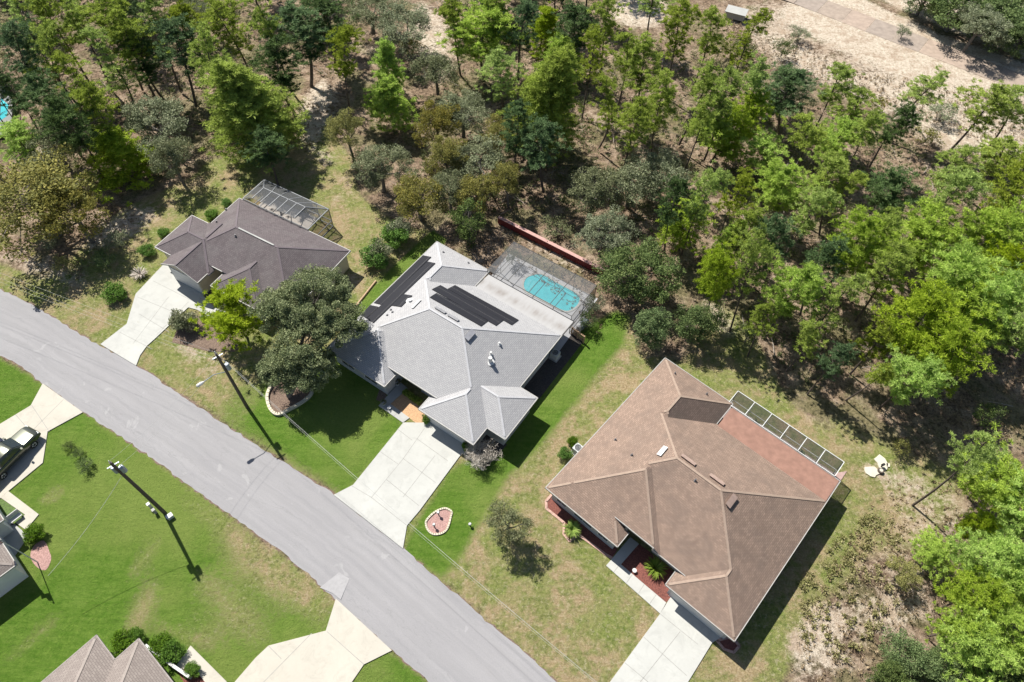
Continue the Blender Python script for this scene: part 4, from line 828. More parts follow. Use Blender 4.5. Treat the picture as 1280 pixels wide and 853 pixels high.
bollard((548.3, 644), 'white capped garden light in the upper part of the teardrop bed'); bollard((543, 659), 'white capped garden light at the lower rim of the teardrop bed'); bollard((587.7, 657.5), 'small pale marker post in the grass right of the teardrop bed', .55)
def pedestal(px, label, size, m):
    p_ = G(px); e = empty('utility_pedestal', p_, .8, label=label, cat='utility box'); mb = MB(); mb.box((0, 0, size[2]/2), size, m); mb.build('cabinet', e); mb = MB(); mb.box((0, 0, size[2]+.02), (size[0]+.06, size[1]+.06, .05), m); mb.build('lid', e)
pedestal((213.7, 647), 'white utility box right of the foot of the lawn pole', (.5, .35, .4), M['white']); pedestal((189, 634), 'small white topped pedestal left of the lawn pole shadow', (.22, .22, .7), M['white']); pedestal((195, 641), 'second pale pedestal nearest the lawn pole base', (.22, .22, .65), M['conc_grey'])
def pot(px, label, mp, ml=None, s=1.):
    p_ = G(px); e = empty('planter_pot', p_, 0, label=label, cat='planter'); mb = MB(); mb.tube([(0, 0, 0), (0, 0, .1*s), (0, 0, .45*s), (0, 0, .5*s)], [.16*s, .2*s, .3*s, .32*s], mp, 14); mb.build('pot', e)
    if ml:
        mb = MB(); rr = random.Random(5)
        for k in range(70):
            a, t = rr.uniform(0, 2*pi), rr.uniform(.2, 1.3); d = Vector((cos(a)*cos(t), sin(a)*cos(t), sin(t))); c = Vector((0, 0, .5*s))+d*.3*s; n = d.cross(Vector((0, 0, 1))).normalized()*.05*s; mb.face([c-n-d*.1*s, c+n-d*.1*s, c+n*.5+d*.16*s, c-n*.5+d*.16*s], ml)
        mb.build('foliage', e)
pot((497, 481), 'white urn on the shaded entry walk of the grey house', M['white'], PALEG); pot((480, 506), 'white pot with flowers at the outer corner of the grey house footpath', M['white'], PALEG, .8); pot((487, 511), 'smaller white pot beside the footpath corner of the grey house', M['white'], None, .55)
pot((792.5, 714.5), 'tiny white pot in the red mulch by the brown house footpath', M['white'], None, .6)
before = snap(); p_ = G((22, 650)); r = Root('garden_bench', p_, label='small white garden bench beside the left footpath', cat='bench'); mb = MB(); mb.box(p_+Vector((0, 0, .45)), (1.1, .45, .06), M['white'], .9); mb.build('seat', r.e)
mb = MB(); mb.box(p_+Vector((-.15, .2, .75)), (1.1, .05, .45), M['white'], .9); mb.build('backrest', r.e)
for k in (-1, 1): mb = MB(); mb.box(p_+Vector((cos(.9)*.45*k, sin(.9)*.45*k, .22)), (.06, .4, .42), M['dark'], .9); mb.build('leg', r.e)
r.adopt(before)
# broken concrete pad with stump behind the brown house
def rough_slab(mb, px, z0, z1, m, j=.08, seed=1):
    rr = random.Random(seed); P = []
    for q in resample([(v.x, v.y, 0) for v in GP(px+[px[0]])], .35)[:-1]: P.append((q.x+rr.uniform(-j, j), q.y+rr.uniform(-j, j)))
    mb.slab(P, z0, z1, m)
c14 = lambda l: [(1060+a/14.2, 550+b/14.2) for a, b in l]
pale = concrete('pale_rubble', (.60, .56, .46), .15)
mb = MB(); rough_slab(mb, smoothp(c14(((300, 500), (400, 480), (520, 520), (545, 590), (500, 650), (400, 655), (320, 600))), 2), 0, .12, pale); tag(mb.build('stone_slab'), label='round pale stone slab on the grass behind the brown house', cat='slab')
mb = MB(); rough_slab(mb, c14(((440, 360), (540, 270), (640, 330), (700, 440), (680, 520), (610, 560), (540, 510), (500, 420))), 0, .1, pale, .1, 2); rough_slab(mb, c14(((680, 420), (740, 430), (730, 480), (690, 490))), 0, .1, pale, .05, 3); tag(mb.build('broken_slab'), label='jagged broken pale slab next to the round one behind the brown house', cat='slab')
mb = MB(); q = G(c14([(565, 565)])[0]); mb.tube([q, q+Vector((0, 0, .3))], [.3, .26], M['bark'], 12); mb.tube([q+Vector((0, 0, .3)), q+Vector((0, 0, .33))], .16, pale, 12); tag(mb.build('tree_stump'), label='short dark stump at the lower rim of the pale slabs', cat='stump')
mb = MB(); q = G((1101, 584)); mb.tube([q, q+Vector((0, 0, .5))], [.07, .05], M['dark'], 8); mb.box(q+Vector((0, 0, .5)), (.3, .2, .2), M['dark'], .4); tag(mb.build('short_post'), label='short dark post right of the pale broken slab', cat='post')
for k, (q_, nm_) in enumerate(((8.6, 'leftmost'), (10.3, 'second'), (13.2, 'third'), (15.1, 'fourth'), (17.1, 'rightmost'))):
    p_ = BR.P(18.8+.3*(k % 2), q_); e = empty('planter_pot', p_, k, label=f'{nm_} of the dark potted plants inside the narrow porch screen of the brown house', cat='planter'); mb = MB(); mb.tube([(0, 0, .06), (0, 0, .45)], [.2, .27], M['dark'], 12); mb.build('pot', e)
    mb = MB(); rr = random.Random(k)
    for j in range(90):
        a_, t = rr.uniform(0, 2*pi), rr.uniform(.1, 1.4); d = Vector((cos(a_)*cos(t), sin(a_)*cos(t), sin(t))); c = Vector((0, 0, .6))+d*rr.uniform(.2, .5); n = d.cross(Vector((0, 0, 1))).normalized()*.06; mb.face([c-n-d*.12, c+n-d*.12, c+n*.4+d*.14, c-n*.4+d*.14], LIVE)
    mb.build('foliage', e)
# flat roofed concrete box in the sand at the top
before = snap(); q = G((920, 17), .5); q.z = 0; r = Root('concrete_box', q, label='pale flat lidded concrete box in the sand clearing at the top', cat='utility box'); mb = MB(); mb.box(q+Vector((0, 0, .45)), (2.9, 1.8, .9), M['conc_grey'], -.4); mb.build('box_body', r.e); mb = MB(); mb.box(q+Vector((0, 0, .95)), (3.2, 2.1, .1), M['conc_grey'], -.4); mb.build('lid', r.e); r.adopt(before)
mb = MB(); a, b = G((713.5, 101), .5), G((738.5, 86.5), .9); mb.tube([a, b], [.12, .07], simple('dead_wood', (.42, .36, .3)), 7); tag(mb.build('fallen_log'), label='bleached fallen trunk leaning in the dark gap above the pool', cat='log')
mb = MB(); mb.tube(GP([(1052, 95), (1066, 89)], .15), .04, M['dark'], 6); tag(mb.build('fallen_log'), label='dark fallen trunk at the shaded forest edge right of the brown house', cat='log')

# ------------------------------------------------------------------ plants
def quadcloud(C, N_, S, m, name):
    """C centres (n,3), N_ long-axis dirs, S (len,width); random roll. one island per leaf"""
    n = len(C); R3 = rng.normal(size=(n, 3)); A = N_/np.linalg.norm(N_, axis=1)[:, None]; B = np.cross(A, R3); B /= np.linalg.norm(B, axis=1)[:, None]
    l = S[:, :1]*.5; w_ = S[:, 1:]*.5; V = np.stack([C-A*l-B*w_*.5, C-A*l+B*w_*.5, C+A*l*.2+B*w_, C+A*l, C+A*l*.2-B*w_], 1).reshape(-1, 3)
    me = bpy.data.meshes.new(name); me.vertices.add(5*n); me.vertices.foreach_set('co', V.ravel()); me.loops.add(5*n); me.loops.foreach_set('vertex_index', np.arange(5*n)); me.polygons.add(n)
    me.polygons.foreach_set('loop_start', np.arange(0, 5*n, 5)); me.polygons.foreach_set('loop_total', np.full(n, 5)); me.update(calc_edges=True); me.materials.append(m); me.validate(); return me
def unit(n):
    v = rng.normal(size=(n, 3)); return v/np.linalg.norm(v, axis=1)[:, None]
def pine_proto(H, crown0, rmax, nb, mat, tufts=9, needles=40, tuft_r=.34, shape='open', lean=.05, nl=.32, nw=.055):
    """tapered trunk, irregular rising branches, flattened needle tufts crowded towards their tips"""
    tb = MB(); lx, ly = rng.normal(size=2)*lean*H; bx, by = rng.normal(size=2)*.03*H
    tp = lambda t: np.array([lx*t*t+bx*sin(pi*t), ly*t*t+by*sin(pi*t*1.3), H*t])
    tr = .012*H+.02; tb.tube([tp(i/7) for i in range(8)], [tr*(1-.85*i/7) for i in range(8)], M['bark'], 7); Cs = []; Ws = []
    for k in range(4):       # bare dead limbs below the crown
        if shape == 'cone': break
        t = rng.uniform(crown0*.55, crown0); az = rng.uniform(0, 6.28); L_ = rng.uniform(.5, 1.3); s0 = tp(t); tb.tube([s0, s0+np.array([cos(az)*L_, sin(az)*L_, .15])], [.03, .01], M['bark'], 4, False)
    for k in range(nb):
        rel = rng.uniform(0, 1) if shape != 'cone' else (k+.5)/nb; t = crown0+(1-crown0)*rel*.97
        R_m = rmax*(1-rel)**.75+.3 if shape == 'cone' else rmax*sqrt(max(.08, 1-((rel-.35)/.72)**2))
        az = k*2.4+rng.uniform(-.9, .9); L_ = R_m*(rng.uniform(.35, 1.25) if shape != 'cone' else rng.uniform(.6, 1.15)); up_ = rng.uniform(.1, .75)*L_ if shape != 'cone' else rng.uniform(0, .4)*L_
        s0 = tp(max(.02, t-.05)); s1 = s0+np.array([cos(az)*L_, sin(az)*L_, up_]); mid = (s0+s1)/2+np.array([0, 0, -.1*L_])
        tb.tube([s0, mid, s1], [tr*.3*(1-rel*.5), tr*.2*(1-rel*.5), .015], M['bark'], 4, False)
        sp_ = .26+L_*.14; sz_ = rng.uniform(.7, 1.25)
        for j in range(tufts):
            f = rng.uniform(.55, 1.05) if L_ > 1 else rng.uniform(.3, 1.05); c = s0*(1-f)+s1*f+rng.normal(size=3)*np.array([sp_, sp_, sp_*.42]); Cs.append(c); Ws.append(sz_)
    for j in range(5): Cs.append(tp(1)+rng.normal(size=3)*.25-np.array([0, 0, .2*j])); Ws.append(.9)
    Cs = np.array(Cs); n = len(Cs)*needles; cen = np.repeat(Cs, needles, 0); W_ = np.repeat(np.array(Ws), needles)[:, None]; D = unit(n); D[:, 2] = D[:, 2]*.7+.35; D /= np.linalg.norm(D, axis=1)[:, None]
    rr = rng.uniform(.2, 1, (n, 1))*tuft_r*W_; P = cen+D*rr*np.array([1, 1, .65])
    S = np.stack([rng.uniform(.7, 1.3, n)*nl, rng.uniform(.7, 1.3, n)*nw], 1); cm = quadcloud(P, D+unit(n)*.35, S, mat, 'crown')
    t = tb.build('trunk'); tm = t.data; bpy.data.objects.remove(t); return tm, cm, H
def oak_proto(H, rx, rz, cz, nclump, mat, leaves=190, clump_r=.66, leaf=.15, hole=.25, offset=(0, 0), bark='bark_oak', low=-.55, ry=None, lw=.6):
    """limbs fork from a short trunk to leaf clumps spread through an uneven volume"""
    tb = MB(); Cs = []; ry = ry or rx; ph = rng.uniform(0, 6, 4)
    while len(Cs) < nclump:
        d = unit(1)[0]
        if d[2] < low: continue
        a = math.atan2(d[1], d[0]); bump = 1+.16*sin(2*a+ph[0])+.13*sin(3*a+ph[1])+.09*sin(5*a+ph[2]); r_ = rng.uniform(hole, 1)**.5*bump
        Cs.append(np.array([offset[0]+d[0]*rx*r_, offset[1]+d[1]*ry*r_, cz+d[2]*rz*r_]))
    Cs = np.array(Cs); tr = .03*H+.03; f0 = np.array([offset[0]*.25, offset[1]*.25, max(.3, cz-rz*.75)]); tb.tube([(0, 0, 0), tuple(f0*.5), tuple(f0)], [tr, tr*.8, tr*.65], M[bark], 7)
    nl_ = min(9, nclump//4); hubs = []
    for k in range(nl_):
        c = Cs[rng.integers(len(Cs))]; hb = f0+(c-f0)*.55; hubs.append(hb); tb.tube([f0, f0+(hb-f0)*.5+rng.normal(size=3)*.1, hb], [tr*.5, tr*.36, tr*.22], M[bark], 5, False)
    for c in Cs[:60]:
        hb = min(hubs, key=lambda q: np.linalg.norm(q-c)); tb.tube([hb, c], [tr*.16, .012], M[bark], 3, False)
    sz = rng.uniform(.6, 1.3, len(Cs)); n = len(Cs)*leaves; cen = np.repeat(Cs, leaves, 0); szr = np.repeat(sz, leaves)[:, None]; D = unit(n); D[:, 2] = D[:, 2]*.85+.15
    P = cen+D*(rng.uniform(.2, 1, (n, 1))**.5)*clump_r*szr*np.array([1.1, 1.1, .7]); S = np.stack([rng.uniform(.6, 1.4, n)*leaf, rng.uniform(.6, 1.3, n)*leaf*lw], 1)
    cm = quadcloud(P, unit(n)+np.array([0, 0, .15]), S, mat, 'crown'); t = tb.build('trunk'); tm = t.data; bpy.data.objects.remove(t); return tm, cm, H
PR = {}
PR['P'] = [pine_proto(13, .52, 2.4, 34, PINE), pine_proto(14, .6, 2.2, 26, PINE, lean=.07), pine_proto(12, .46, 2.5, 34, PINE, lean=.06), pine_proto(13, .5, 2.8, 38, PINE, lean=.04), pine_proto(12, .58, 2.0, 22, PINE, lean=.09), pine_proto(13, .42, 2.2, 36, PINE, 7)]
PR['D'] = [pine_proto(13, .42, 2.3, 40, PINED), pine_proto(12, .46, 2.2, 34, PINED)]
PR['Y'] = [pine_proto(8, .12, 2.4, 64, YOUNG, shape='cone'), pine_proto(7, .1, 2.1, 56, YOUNG, shape='cone'), pine_proto(9, .3, 2.4, 44, YOUNG)]
PR['B'] = [pine_proto(11, .38, 3., 52, YOUNG, 11, 44, .38), pine_proto(11, .42, 2.9, 48, YOUNG, 11, 44, .38, lean=.06), pine_proto(10, .36, 2.8, 50, YOUNG, 11, 44, .38)]
PR['K'] = [pine_proto(14, .16, 3.9, 140, PINE, 14, 44, .42, 'cone'), pine_proto(14, .2, 3.8, 80, PINED, 12, 46, .55)]
PR['O'] = [oak_proto(7, 3., 2.2, 4.4, 62, OAKG), oak_proto(6, 2.5, 1.9, 3.9, 50, OAKG), oak_proto(8, 3.4, 2.5, 5., 76, OAKG)]
PR['G'] = [oak_proto(7, 2.8, 2.2, 4.5, 52, GOLD, hole=.2), oak_proto(6, 2.3, 1.9, 4., 40, GOLD)]
PR['L'] = [oak_proto(6.5, 2.6, 2.6, 3.5, 120, LIVE, 150, low=-.8), oak_proto(6, 2.2, 2.5, 3.1, 105, LIVE, 150, low=-.8), oak_proto(7, 3.3, 3., 3.8, 150, LIVE, 150, low=-.8)]
PR['H'] = [oak_proto(1.5, .85, .65, .72, 44, BUSH, 120, .34, .1, low=-.9)]
PR['h'] = [oak_proto(1.4, .8, .6, .7, 40, PALEG, 110, .34, .1, low=-.9)]
PR['c'] = [oak_proto(6, 1.5, 2.6, 3.1, 50, leafmat('pale_green_leaves', ((.06, .10, .03), (.12, .18, .06), (.2, .28, .1)), .35), 80, .5, .15, low=-.9)]
PR['t'] = [oak_proto(2.4, 1.6, .9, 1.25, 34, TWIG, 75, .55, .42, low=-.6, lw=.07, hole=.1)]
PR['s'] = [oak_proto(3, 1.7, 1.1, 1.7, 30, OAKG, 60, .55, .15), oak_proto(2.6, 1.5, 1.0, 1.5, 28, LIVE, 60, .5, .15), oak_proto(2.4, 1.4, .9, 1.4, 24, GOLD, 50, .5, .15)]
# crown-centre height as a fraction of height, and crown radius of each first prototype
CZ = dict(P=.78, D=.72, Y=.45, B=.7, K=.5, O=.63, G=.64, L=.56, c=.52, s=.56, H=.5, h=.5, t=.5)
CR = dict(P=3.0, D=2.8, Y=2.3, B=3.4, K=4.2, O=3.1, G=2.8, L=2.8, c=1.7, s=1.7, H=1., h=.95, t=1.7)
KIND = dict(t='bare_shrub', P='pine_tree', D='pine_tree', Y='young_pine', B='pine_tree', K='pine_tree', O='oak_tree', G='oak_tree', L='oak_tree', c='young_tree', s='understory_shrub', H='bush', h='bush')
DESC = dict(P='tall open green pine', D='tall dark green pine', Y='young bright green pine', B='broad bright yellow green pine', K='very large dense pine', O='rounded grey green oak', G='golden brown turning oak', L='dense deep green oak', c='slim pale green tree', s='low understory shrub')
CATS = dict(pine_tree='pine tree', young_pine='pine tree', oak_tree='oak tree', young_tree='tree', understory_shrub='shrub', bush='bush', bare_shrub='shrub')
TREES = []
def grow(kind, px, rpx=None, H=None, label=None, group=None, base=False, variant=None, sq=1., crown_name='crown'):
    if kind == 's' and label: variant = 1
    protos = PR[kind]; tm, cm, H0 = protos[variant if variant is not None else random.randrange(len(protos))]
    s = 1.
    for _ in range(3):
        Hh = H or H0*s; zc = CZ[kind]*Hh; P = G(px, 0 if base else zc)
        if rpx: depth = (Vector((P.x, P.y, zc))-Vector((0, 0, CAMZ))).length; s = rpx*depth/F_PX/CR[kind]
        elif H: s = H/H0
    sz = (H/H0) if H else s; s = s*sq
    if H: s = max(.55*sz, min(1.7*sz, s))
    e = empty(KIND[kind], (P.x, P.y, 0), random.uniform(0, 6.28)); e.scale = (s, s, sz)
    for nm, me_ in (('trunk', tm), (crown_name, cm)):
        o = bpy.data.objects.new(nm, me_); col.objects.link(o); o.parent = e
    e['category'] = CATS[KIND[kind]]
    if label: e['label'] = label
    if group: e['group'] = group
    TREES.append([e, kind, P, bool(label), proj((P.x, P.y, zc)), s*CR[kind]]); return e
# big live oak in the ringed front bed: own shape, crown reaching up-left of its trunk
ob = G((362, 497)); cc_ = G((386, 398), 7.2); off = (cc_.x-ob.x, cc_.y-ob.y)
def merge_proto(specs, mat, H):
    tb = MB(); allC = []
    for (px, z, rx, rz, n) in specs:
        c = G(px, z); o = np.array([c.x-ob.x, c.y-ob.y, z]); a = np.array([0, 0, .2]); tb.tube([a, o*.35+np.array([0, 0, .6]), o-np.array([0, 0, rz*.5])], [.24, .18, .1], M['bark_oak'], 8, False)
        for k in range(n):
            d = unit(1)[0]; d[2] = abs(d[2])*.9-.25 if rng.random() < .8 else d[2]; r_ = rng.uniform(.15, 1)**.45; q = o+d*r_*np.array([rx, rx, rz]); allC.append(q)
            if k % 3 == 0: tb.tube([o-np.array([0, 0, rz*.5]), q], [.05, .015], M['bark_oak'], 3, False)
    Cs = np.array(allC); L_ = 330; n = len(Cs)*L_; sz = rng.uniform(.6, 1.35, len(Cs)); cen = np.repeat(Cs, L_, 0); D = unit(n); D[:, 2] = D[:, 2]*.85+.15
    P = cen+D*(rng.uniform(.2, 1, (n, 1))**.5)*.62*np.repeat(sz, L_)[:, None]*np.array([1.1, 1.1, .7]); S = np.stack([rng.uniform(.6, 1.4, n)*.14, rng.uniform(.6, 1.3, n)*.085], 1)
    cm = quadcloud(P, unit(n)+np.array([0, 0, .15]), S, mat, 'crown'); t = tb.build('trunk'); tm = t.data; bpy.data.objects.remove(t); return tm, cm, H
LOAK = leafmat('front_oak_leaves', ((.06, .09, .04), (.21, .25, .11), (.39, .42, .21)), .3)
PR['F'] = [merge_proto([((390, 372), 7.6, 3.6, 2.3, 80), ((358, 385), 6.6, 3.0, 2.1, 60), ((418, 402), 6.4, 2.7, 2.0, 52), ((380, 428), 6.0, 3.2, 2.2, 66), ((352, 465), 3.9, 2.1, 1.8, 46), ((392, 462), 4.4, 2.1, 1.7, 42)], LOAK, 9)]
KIND['F'] = 'oak_tree'; e = empty('oak_tree', ob, label='very large grey green live oak in the ringed bed left of the grey house', cat='oak tree')
for nm, me_ in zip(('trunk', 'crown'), PR['F'][0][:2]): o = bpy.data.objects.new(nm, me_); col.objects.link(o); o.parent = e
TREES.append([e, 'F', cc_, True, (385, 400), 6.])
# named trees and bushes near the houses
grow('Y', (298, 400), 30, 7, 'lone bright lime green pine left of the very large live oak', variant=2)
grow('K', (307, 128), 50, 13.5, 'huge dense pine standing alone behind the cage of the dark roofed house', variant=0)
grow('Y', (140, 200), 40, 7, 'bushy bright pine at the yard edge left of the dark roofed house', variant=0)
grow('G', (35, 245), 58, 9.5, 'broad golden green oak at the left edge above the street'); grow('G', (88, 262), 34, 8, 'smaller golden green oak right of the broad one at the left edge')
grow('L', (815, 408), 27, 5.2, 'left of the two round dark green oaks behind the brown house', variant=1); grow('L', (872, 403), 25, 5.5, 'right of the two round dark green oaks behind the brown house', variant=0)
grow('L', (800, 340), 38, 7, 'big dense green oak just right of the pool cage', variant=2); grow('c', (585, 275), 23, 6.5, 'slim pale green tree at the rear left corner of the grey house')
grow('O', (636, 655), 31, 4.6, 'round grey green tree standing alone in the front lawn left of the brown house', variant=1)
grow('B', (1170, 690), 27, 3.4, 'rounded yellow green bush in the dry scrub right of the brown house', variant=0)
grow('G', (1130, 715), 19, 2.6, 'small olive shrub casting a long shadow in the dry scrub', variant=1)
bl = [('H', (470, 319), 19, 2.6, 'round green hedge bush with pale tips nearer the dark roofed house'), ('H', (495, 293), 19, 2.6, 'round green hedge bush with pale tips nearer the woods'), ('h', (228, 400), 16, 2.2, 'silvery round shrub beside the dark house driveway'),
      ('H', (143, 366), 13, 1.6, 'small round green bush in the grass left of the dark house driveway'), ('H', (183, 313), 9, 1.2, 'green tuft by the left wall of the dark roofed house'), ('H', (204, 291), 7, 1., 'second small green tuft by the left wing of the dark roofed house'),
      ('H', (264, 268), 8, 1., 'green shrub in the notch behind the left wing of the dark roofed house'), ('H', (283, 253), 6, .8, 'tiny green shrub at rear left corner of the dark roofed house'),
      ('H', (706, 567), 9, 1.3, 'larger glossy bush beside the brown house air conditioner'), ('H', (716, 552), 7, 1.1, 'smaller glossy bush behind the brown house air conditioner'),
      ('H', (155, 803), 15, 1.5, 'round green bush between the two roof corners at the bottom edge'), ('H', (170, 796), 9, 1.3, 'small green bush at the tip of the bottom roof corner'), ('H', (200, 806), 12, 1.3, 'left of the paired bushes beside the bottom roof'), ('H', (214, 815), 13, 1.4, 'right of the paired bushes beside the bottom roof'),
      ('H', (42, 667), 11, 1.2, 'green bush at the left footpath end by the pink stone bed'), ('H', (533, 524), 6, 1., 'small dark bush at the left corner of the grey house garage'), ('H', (583, 558), 6, 1.3, 'clipped dark bush at the right corner of the grey house garage'),
      ('H', (240, 838), 9, .9, 'low bush in the red bed beside the bottom footpath'), ('s', (86, 558), 7, .7, 'topmost of the three tiny dark shrubs on the left lawn'), ('s', (97, 567), 7, .7, 'middle of the three tiny dark shrubs on the left lawn'), ('s', (106, 582), 10, .9, 'lowest of the three tiny dark shrubs on the left lawn')]
for k, px, r_, H_, lb in bl:
    e = grow(k, px, r_, H_, lb, crown_name='foliage')
    if 'pale tips' in lb:
        o = bpy.data.objects.new('blossom', PR['h'][0][1]); col.objects.link(o); o.parent = e; o.scale = (.8, .8, .75); o.location = Matrix.Rotation(-e.rotation_euler.z, 3, 'Z') @ Vector((.28, .3, .5))
grow('H', (255, 398), 5, .5, 'small dark red shrub beside the silvery shrub', crown_name='foliage')
# pale flowering tips on the two hedge bushes are part of their look: add pale twig clusters as a child
def fountain(px, label, R_, H_, mat, n, wd=.06, seg=3, droop=.6, name='ornamental_plant', cat='plant', leafshape=True):
    p_ = G(px); e = empty(name, p_, 0, label=label, cat=cat); mb = MB(); rr = random.Random(int(px[0]))
    for k in range(n):
        a = rr.uniform(0, 2*pi); L_ = rr.uniform(.6, 1)*R_; up_ = rr.uniform(.35, 1)*H_; pr = None; d = Vector((cos(a), sin(a), 0)); sd = Vector((-sin(a), cos(a), 0))*wd/2
        pts = [d*(L_*t)+Vector((0, 0, up_*(1.6*t-droop*1.6*t*t)+.1)) for t in (0, .35, .7, 1)]
        q = [pts[0]-sd*.4, pts[1]-sd, pts[2]-sd, pts[3], pts[2]+sd, pts[1]+sd, pts[0]+sd*.4]; n0 = len(mb.v); mb.v += [tuple(v) for v in q]; mt = mb.mat(mat); mb.f += [(n0, n0+1, n0+5, n0+6), (n0+1, n0+2, n0+4, n0+5), (n0+2, n0+3, n0+4)]; mb.m += [mt]*3; mb.uv += [(0, 0)]*11
    mb.build('foliage', e); return e
fountain((714.8, 664), 'round pale green fountain plant in the left bed of the brown house', 1.0, 1.1, YELG, 170); fountain((818.5, 712), 'round yellow green fountain plant in the red mulch of the brown house entry', 1.15, 1.2, YELG, 190)
grow('t', (603, 566), 21, 2., 'large leafless grey twiggy shrub at the right corner of the grey house garage', crown_name='twigs')
fountain((176, 345), 'dry brown grass tuft left of the dark house driveway', 1.1, 1., TWIG, 120, .05, name='grass_tuft'); 
before = snap()
mb = MB(); rr = random.Random(4); A, B = G((505, 490.5)), G((526, 505.5)); hd_ = (B-A).normalized(); hn = Vector((-hd_.y, hd_.x, 0)); mt = mb.mat(YELG)
for k in range(1500):
    c = A.lerp(B, rr.random())+hn*rr.uniform(-.3, .3)+Vector((0, 0, rr.uniform(.05, .5))); u_ = Vector(unit(1)[0])*.09; v_ = u_.cross(Vector(unit(1)[0]))*.6; n0 = len(mb.v); mb.v += [tuple(c-u_), tuple(c+v_), tuple(c+u_), tuple(c-v_)]; mb.f.append((n0, n0+1, n0+2, n0+3)); mb.m.append(mt); mb.uv += [(0, 0)]*4
tag(mb.build('hedge'), label='low yellow green hedge strip under the entry window of the grey house', cat='hedge')

# forest: crown centres read off the photograph, heights estimated from their shadows
FT = """P 22 12 22;P 60 8 24;D 20 58 22;P 58 55 24;D 56 122 28;P 92 98 24;P 98 32 26;P 133 18 24;P 128 62 26;P 155 38 28;P 128 128 26;D 84 150 26;O 68 182 30;Y 34 186 18;O 198 152 34;O 214 198 28;
D 176 62 26;P 185 18 26;D 214 58 28;P 242 28 26;P 262 66 26;P 290 18 28;D 332 186 26;P 338 20 24;D 372 38 36;D 350 78 28;D 405 20 28;P 422 62 24;O 462 12 26;O 505 32 30;s 515 58 16;Y 484 88 18;Y 490 132 24;G 436 168 23;
O 545 88 30;P 572 18 28;B 604 40 40;P 632 82 28;P 622 8 26;G 548 150 26;O 475 208 32;G 522 242 34;O 578 142 28;O 600 200 34;G 560 196 24;G 622 166 26;G 636 226 24;O 562 236 24;G 600 243 28;s 455 200 16;
D 650 30 24;Y 676 42 20;Y 702 72 22;K 676 128 42;D 684 178 30;D 642 158 24;D 712 28 28;P 738 62 22;P 782 64 24;P 762 18 22;P 812 82 28;P 850 28 26;P 884 38 24;P 832 122 28;P 760 112 24;P 792 142 28;P 872 96 28;P 908 112 26;P 942 36 24;P 950 92 26;Y 896 180 28;B 932 148 28;Y 948 204 24;P 870 150 26;
O 742 236 34;O 790 228 38;O 824 216 28;O 755 288 28;Y 856 290 26;B 906 338 26;P 928 288 26;P 952 330 26;P 922 240 26;P 880 232 26;D 850 250 22;Y 905 305 16;
D 998 116 32;P 1044 104 24;P 1068 130 24;P 1016 160 28;B 1046 170 26;P 1086 168 24;P 1150 112 24;D 1120 150 22;P 1232 122 26;P 1272 132 24;P 1200 205 26;P 1256 190 32;L 1200 8 34;L 1248 26 34;L 1285 12 32;L 1160 -8 26;O 1225 30 24;L 1282 45 20;
B 984 232 30;D 972 290 26;P 1012 262 26;P 1056 236 24;B 1070 300 32;D 1036 334 24;B 990 362 32;P 960 398 22;P 1012 418 24;P 1052 372 26;B 1160 300 36;P 1120 330 26;B 1204 352 40;B 1238 292 36;B 1262 338 34;P 1112 282 24;D 1122 236 28;P 1194 242 28;B 1150 402 42;P 1100 420 30;B 1206 408 36;B 1248 384 32;P 1278 400 28;P 1092 458 26;B 1140 466 30;B 1190 440 28;D 1040 450 20;P 1030 212 26;
B 1252 592 40;B 1284 640 36;P 1226 566 24;B 1244 700 34;B 1214 742 30;B 1276 730 34;Y 1188 784 18;L 1142 826 25;L 1184 838 24;B 1232 812 38;B 1276 800 34;L 1104 842 15;L 1262 856 34;B 1225 655 18;s 1128 560 12;s 1236 520 16;L 1140 874 22;
s 1130 40 7;s 1100 130 12;s 1160 170 16;s 1180 140 14;s 980 60 12;s 1000 42 10;s 900 60 16;s 930 60 14;s 575 330 12;s 640 320 10;s 745 380 12;s 735 400 12;s 695 285 18;s 900 400 12;s 935 420 14;s 55 300 12;s 130 325 12;s 75 330 12;s 145 300 11"""
for ln in FT.replace('\n', '').split(';'):
    if not ln.strip(): continue
    k, x, y, r_ = ln.split(); x, y, r_ = float(x), float(y), float(r_)
    Hk = dict(P=12.5, D=11.5, Y=7.5, B=10.5, K=14, O=6.5, G=6.5, L=6.5, s=2.2, c=6)[k]*random.uniform(.88, 1.12)
    if (k, x) == ('D', 332): Hk = 8  # shaded lower side of the huge pine, put in as a separate dark-needled tree
    if k in 'BL' and x > 1080 and y > 540: Hk *= .72
    if k in 'PDB' and y < 240 and x > 980: Hk *= .8
    if k in 'PDB' and 380 < y < 480 and 900 < x < 1130: Hk *= .68; r_ *= .85
    if k == 'B' and y > 540: r_ *= .88
    if k == 'P' and y < 160 and x < 330: Hk *= 1.1
    if k == 'P': r_ *= .93
    e = grow(k, (x, y), r_*random.uniform(.95, 1.1), Hk); e.rotation_euler = (random.uniform(-.09, .09), random.uniform(-.09, .09), e.rotation_euler.z)
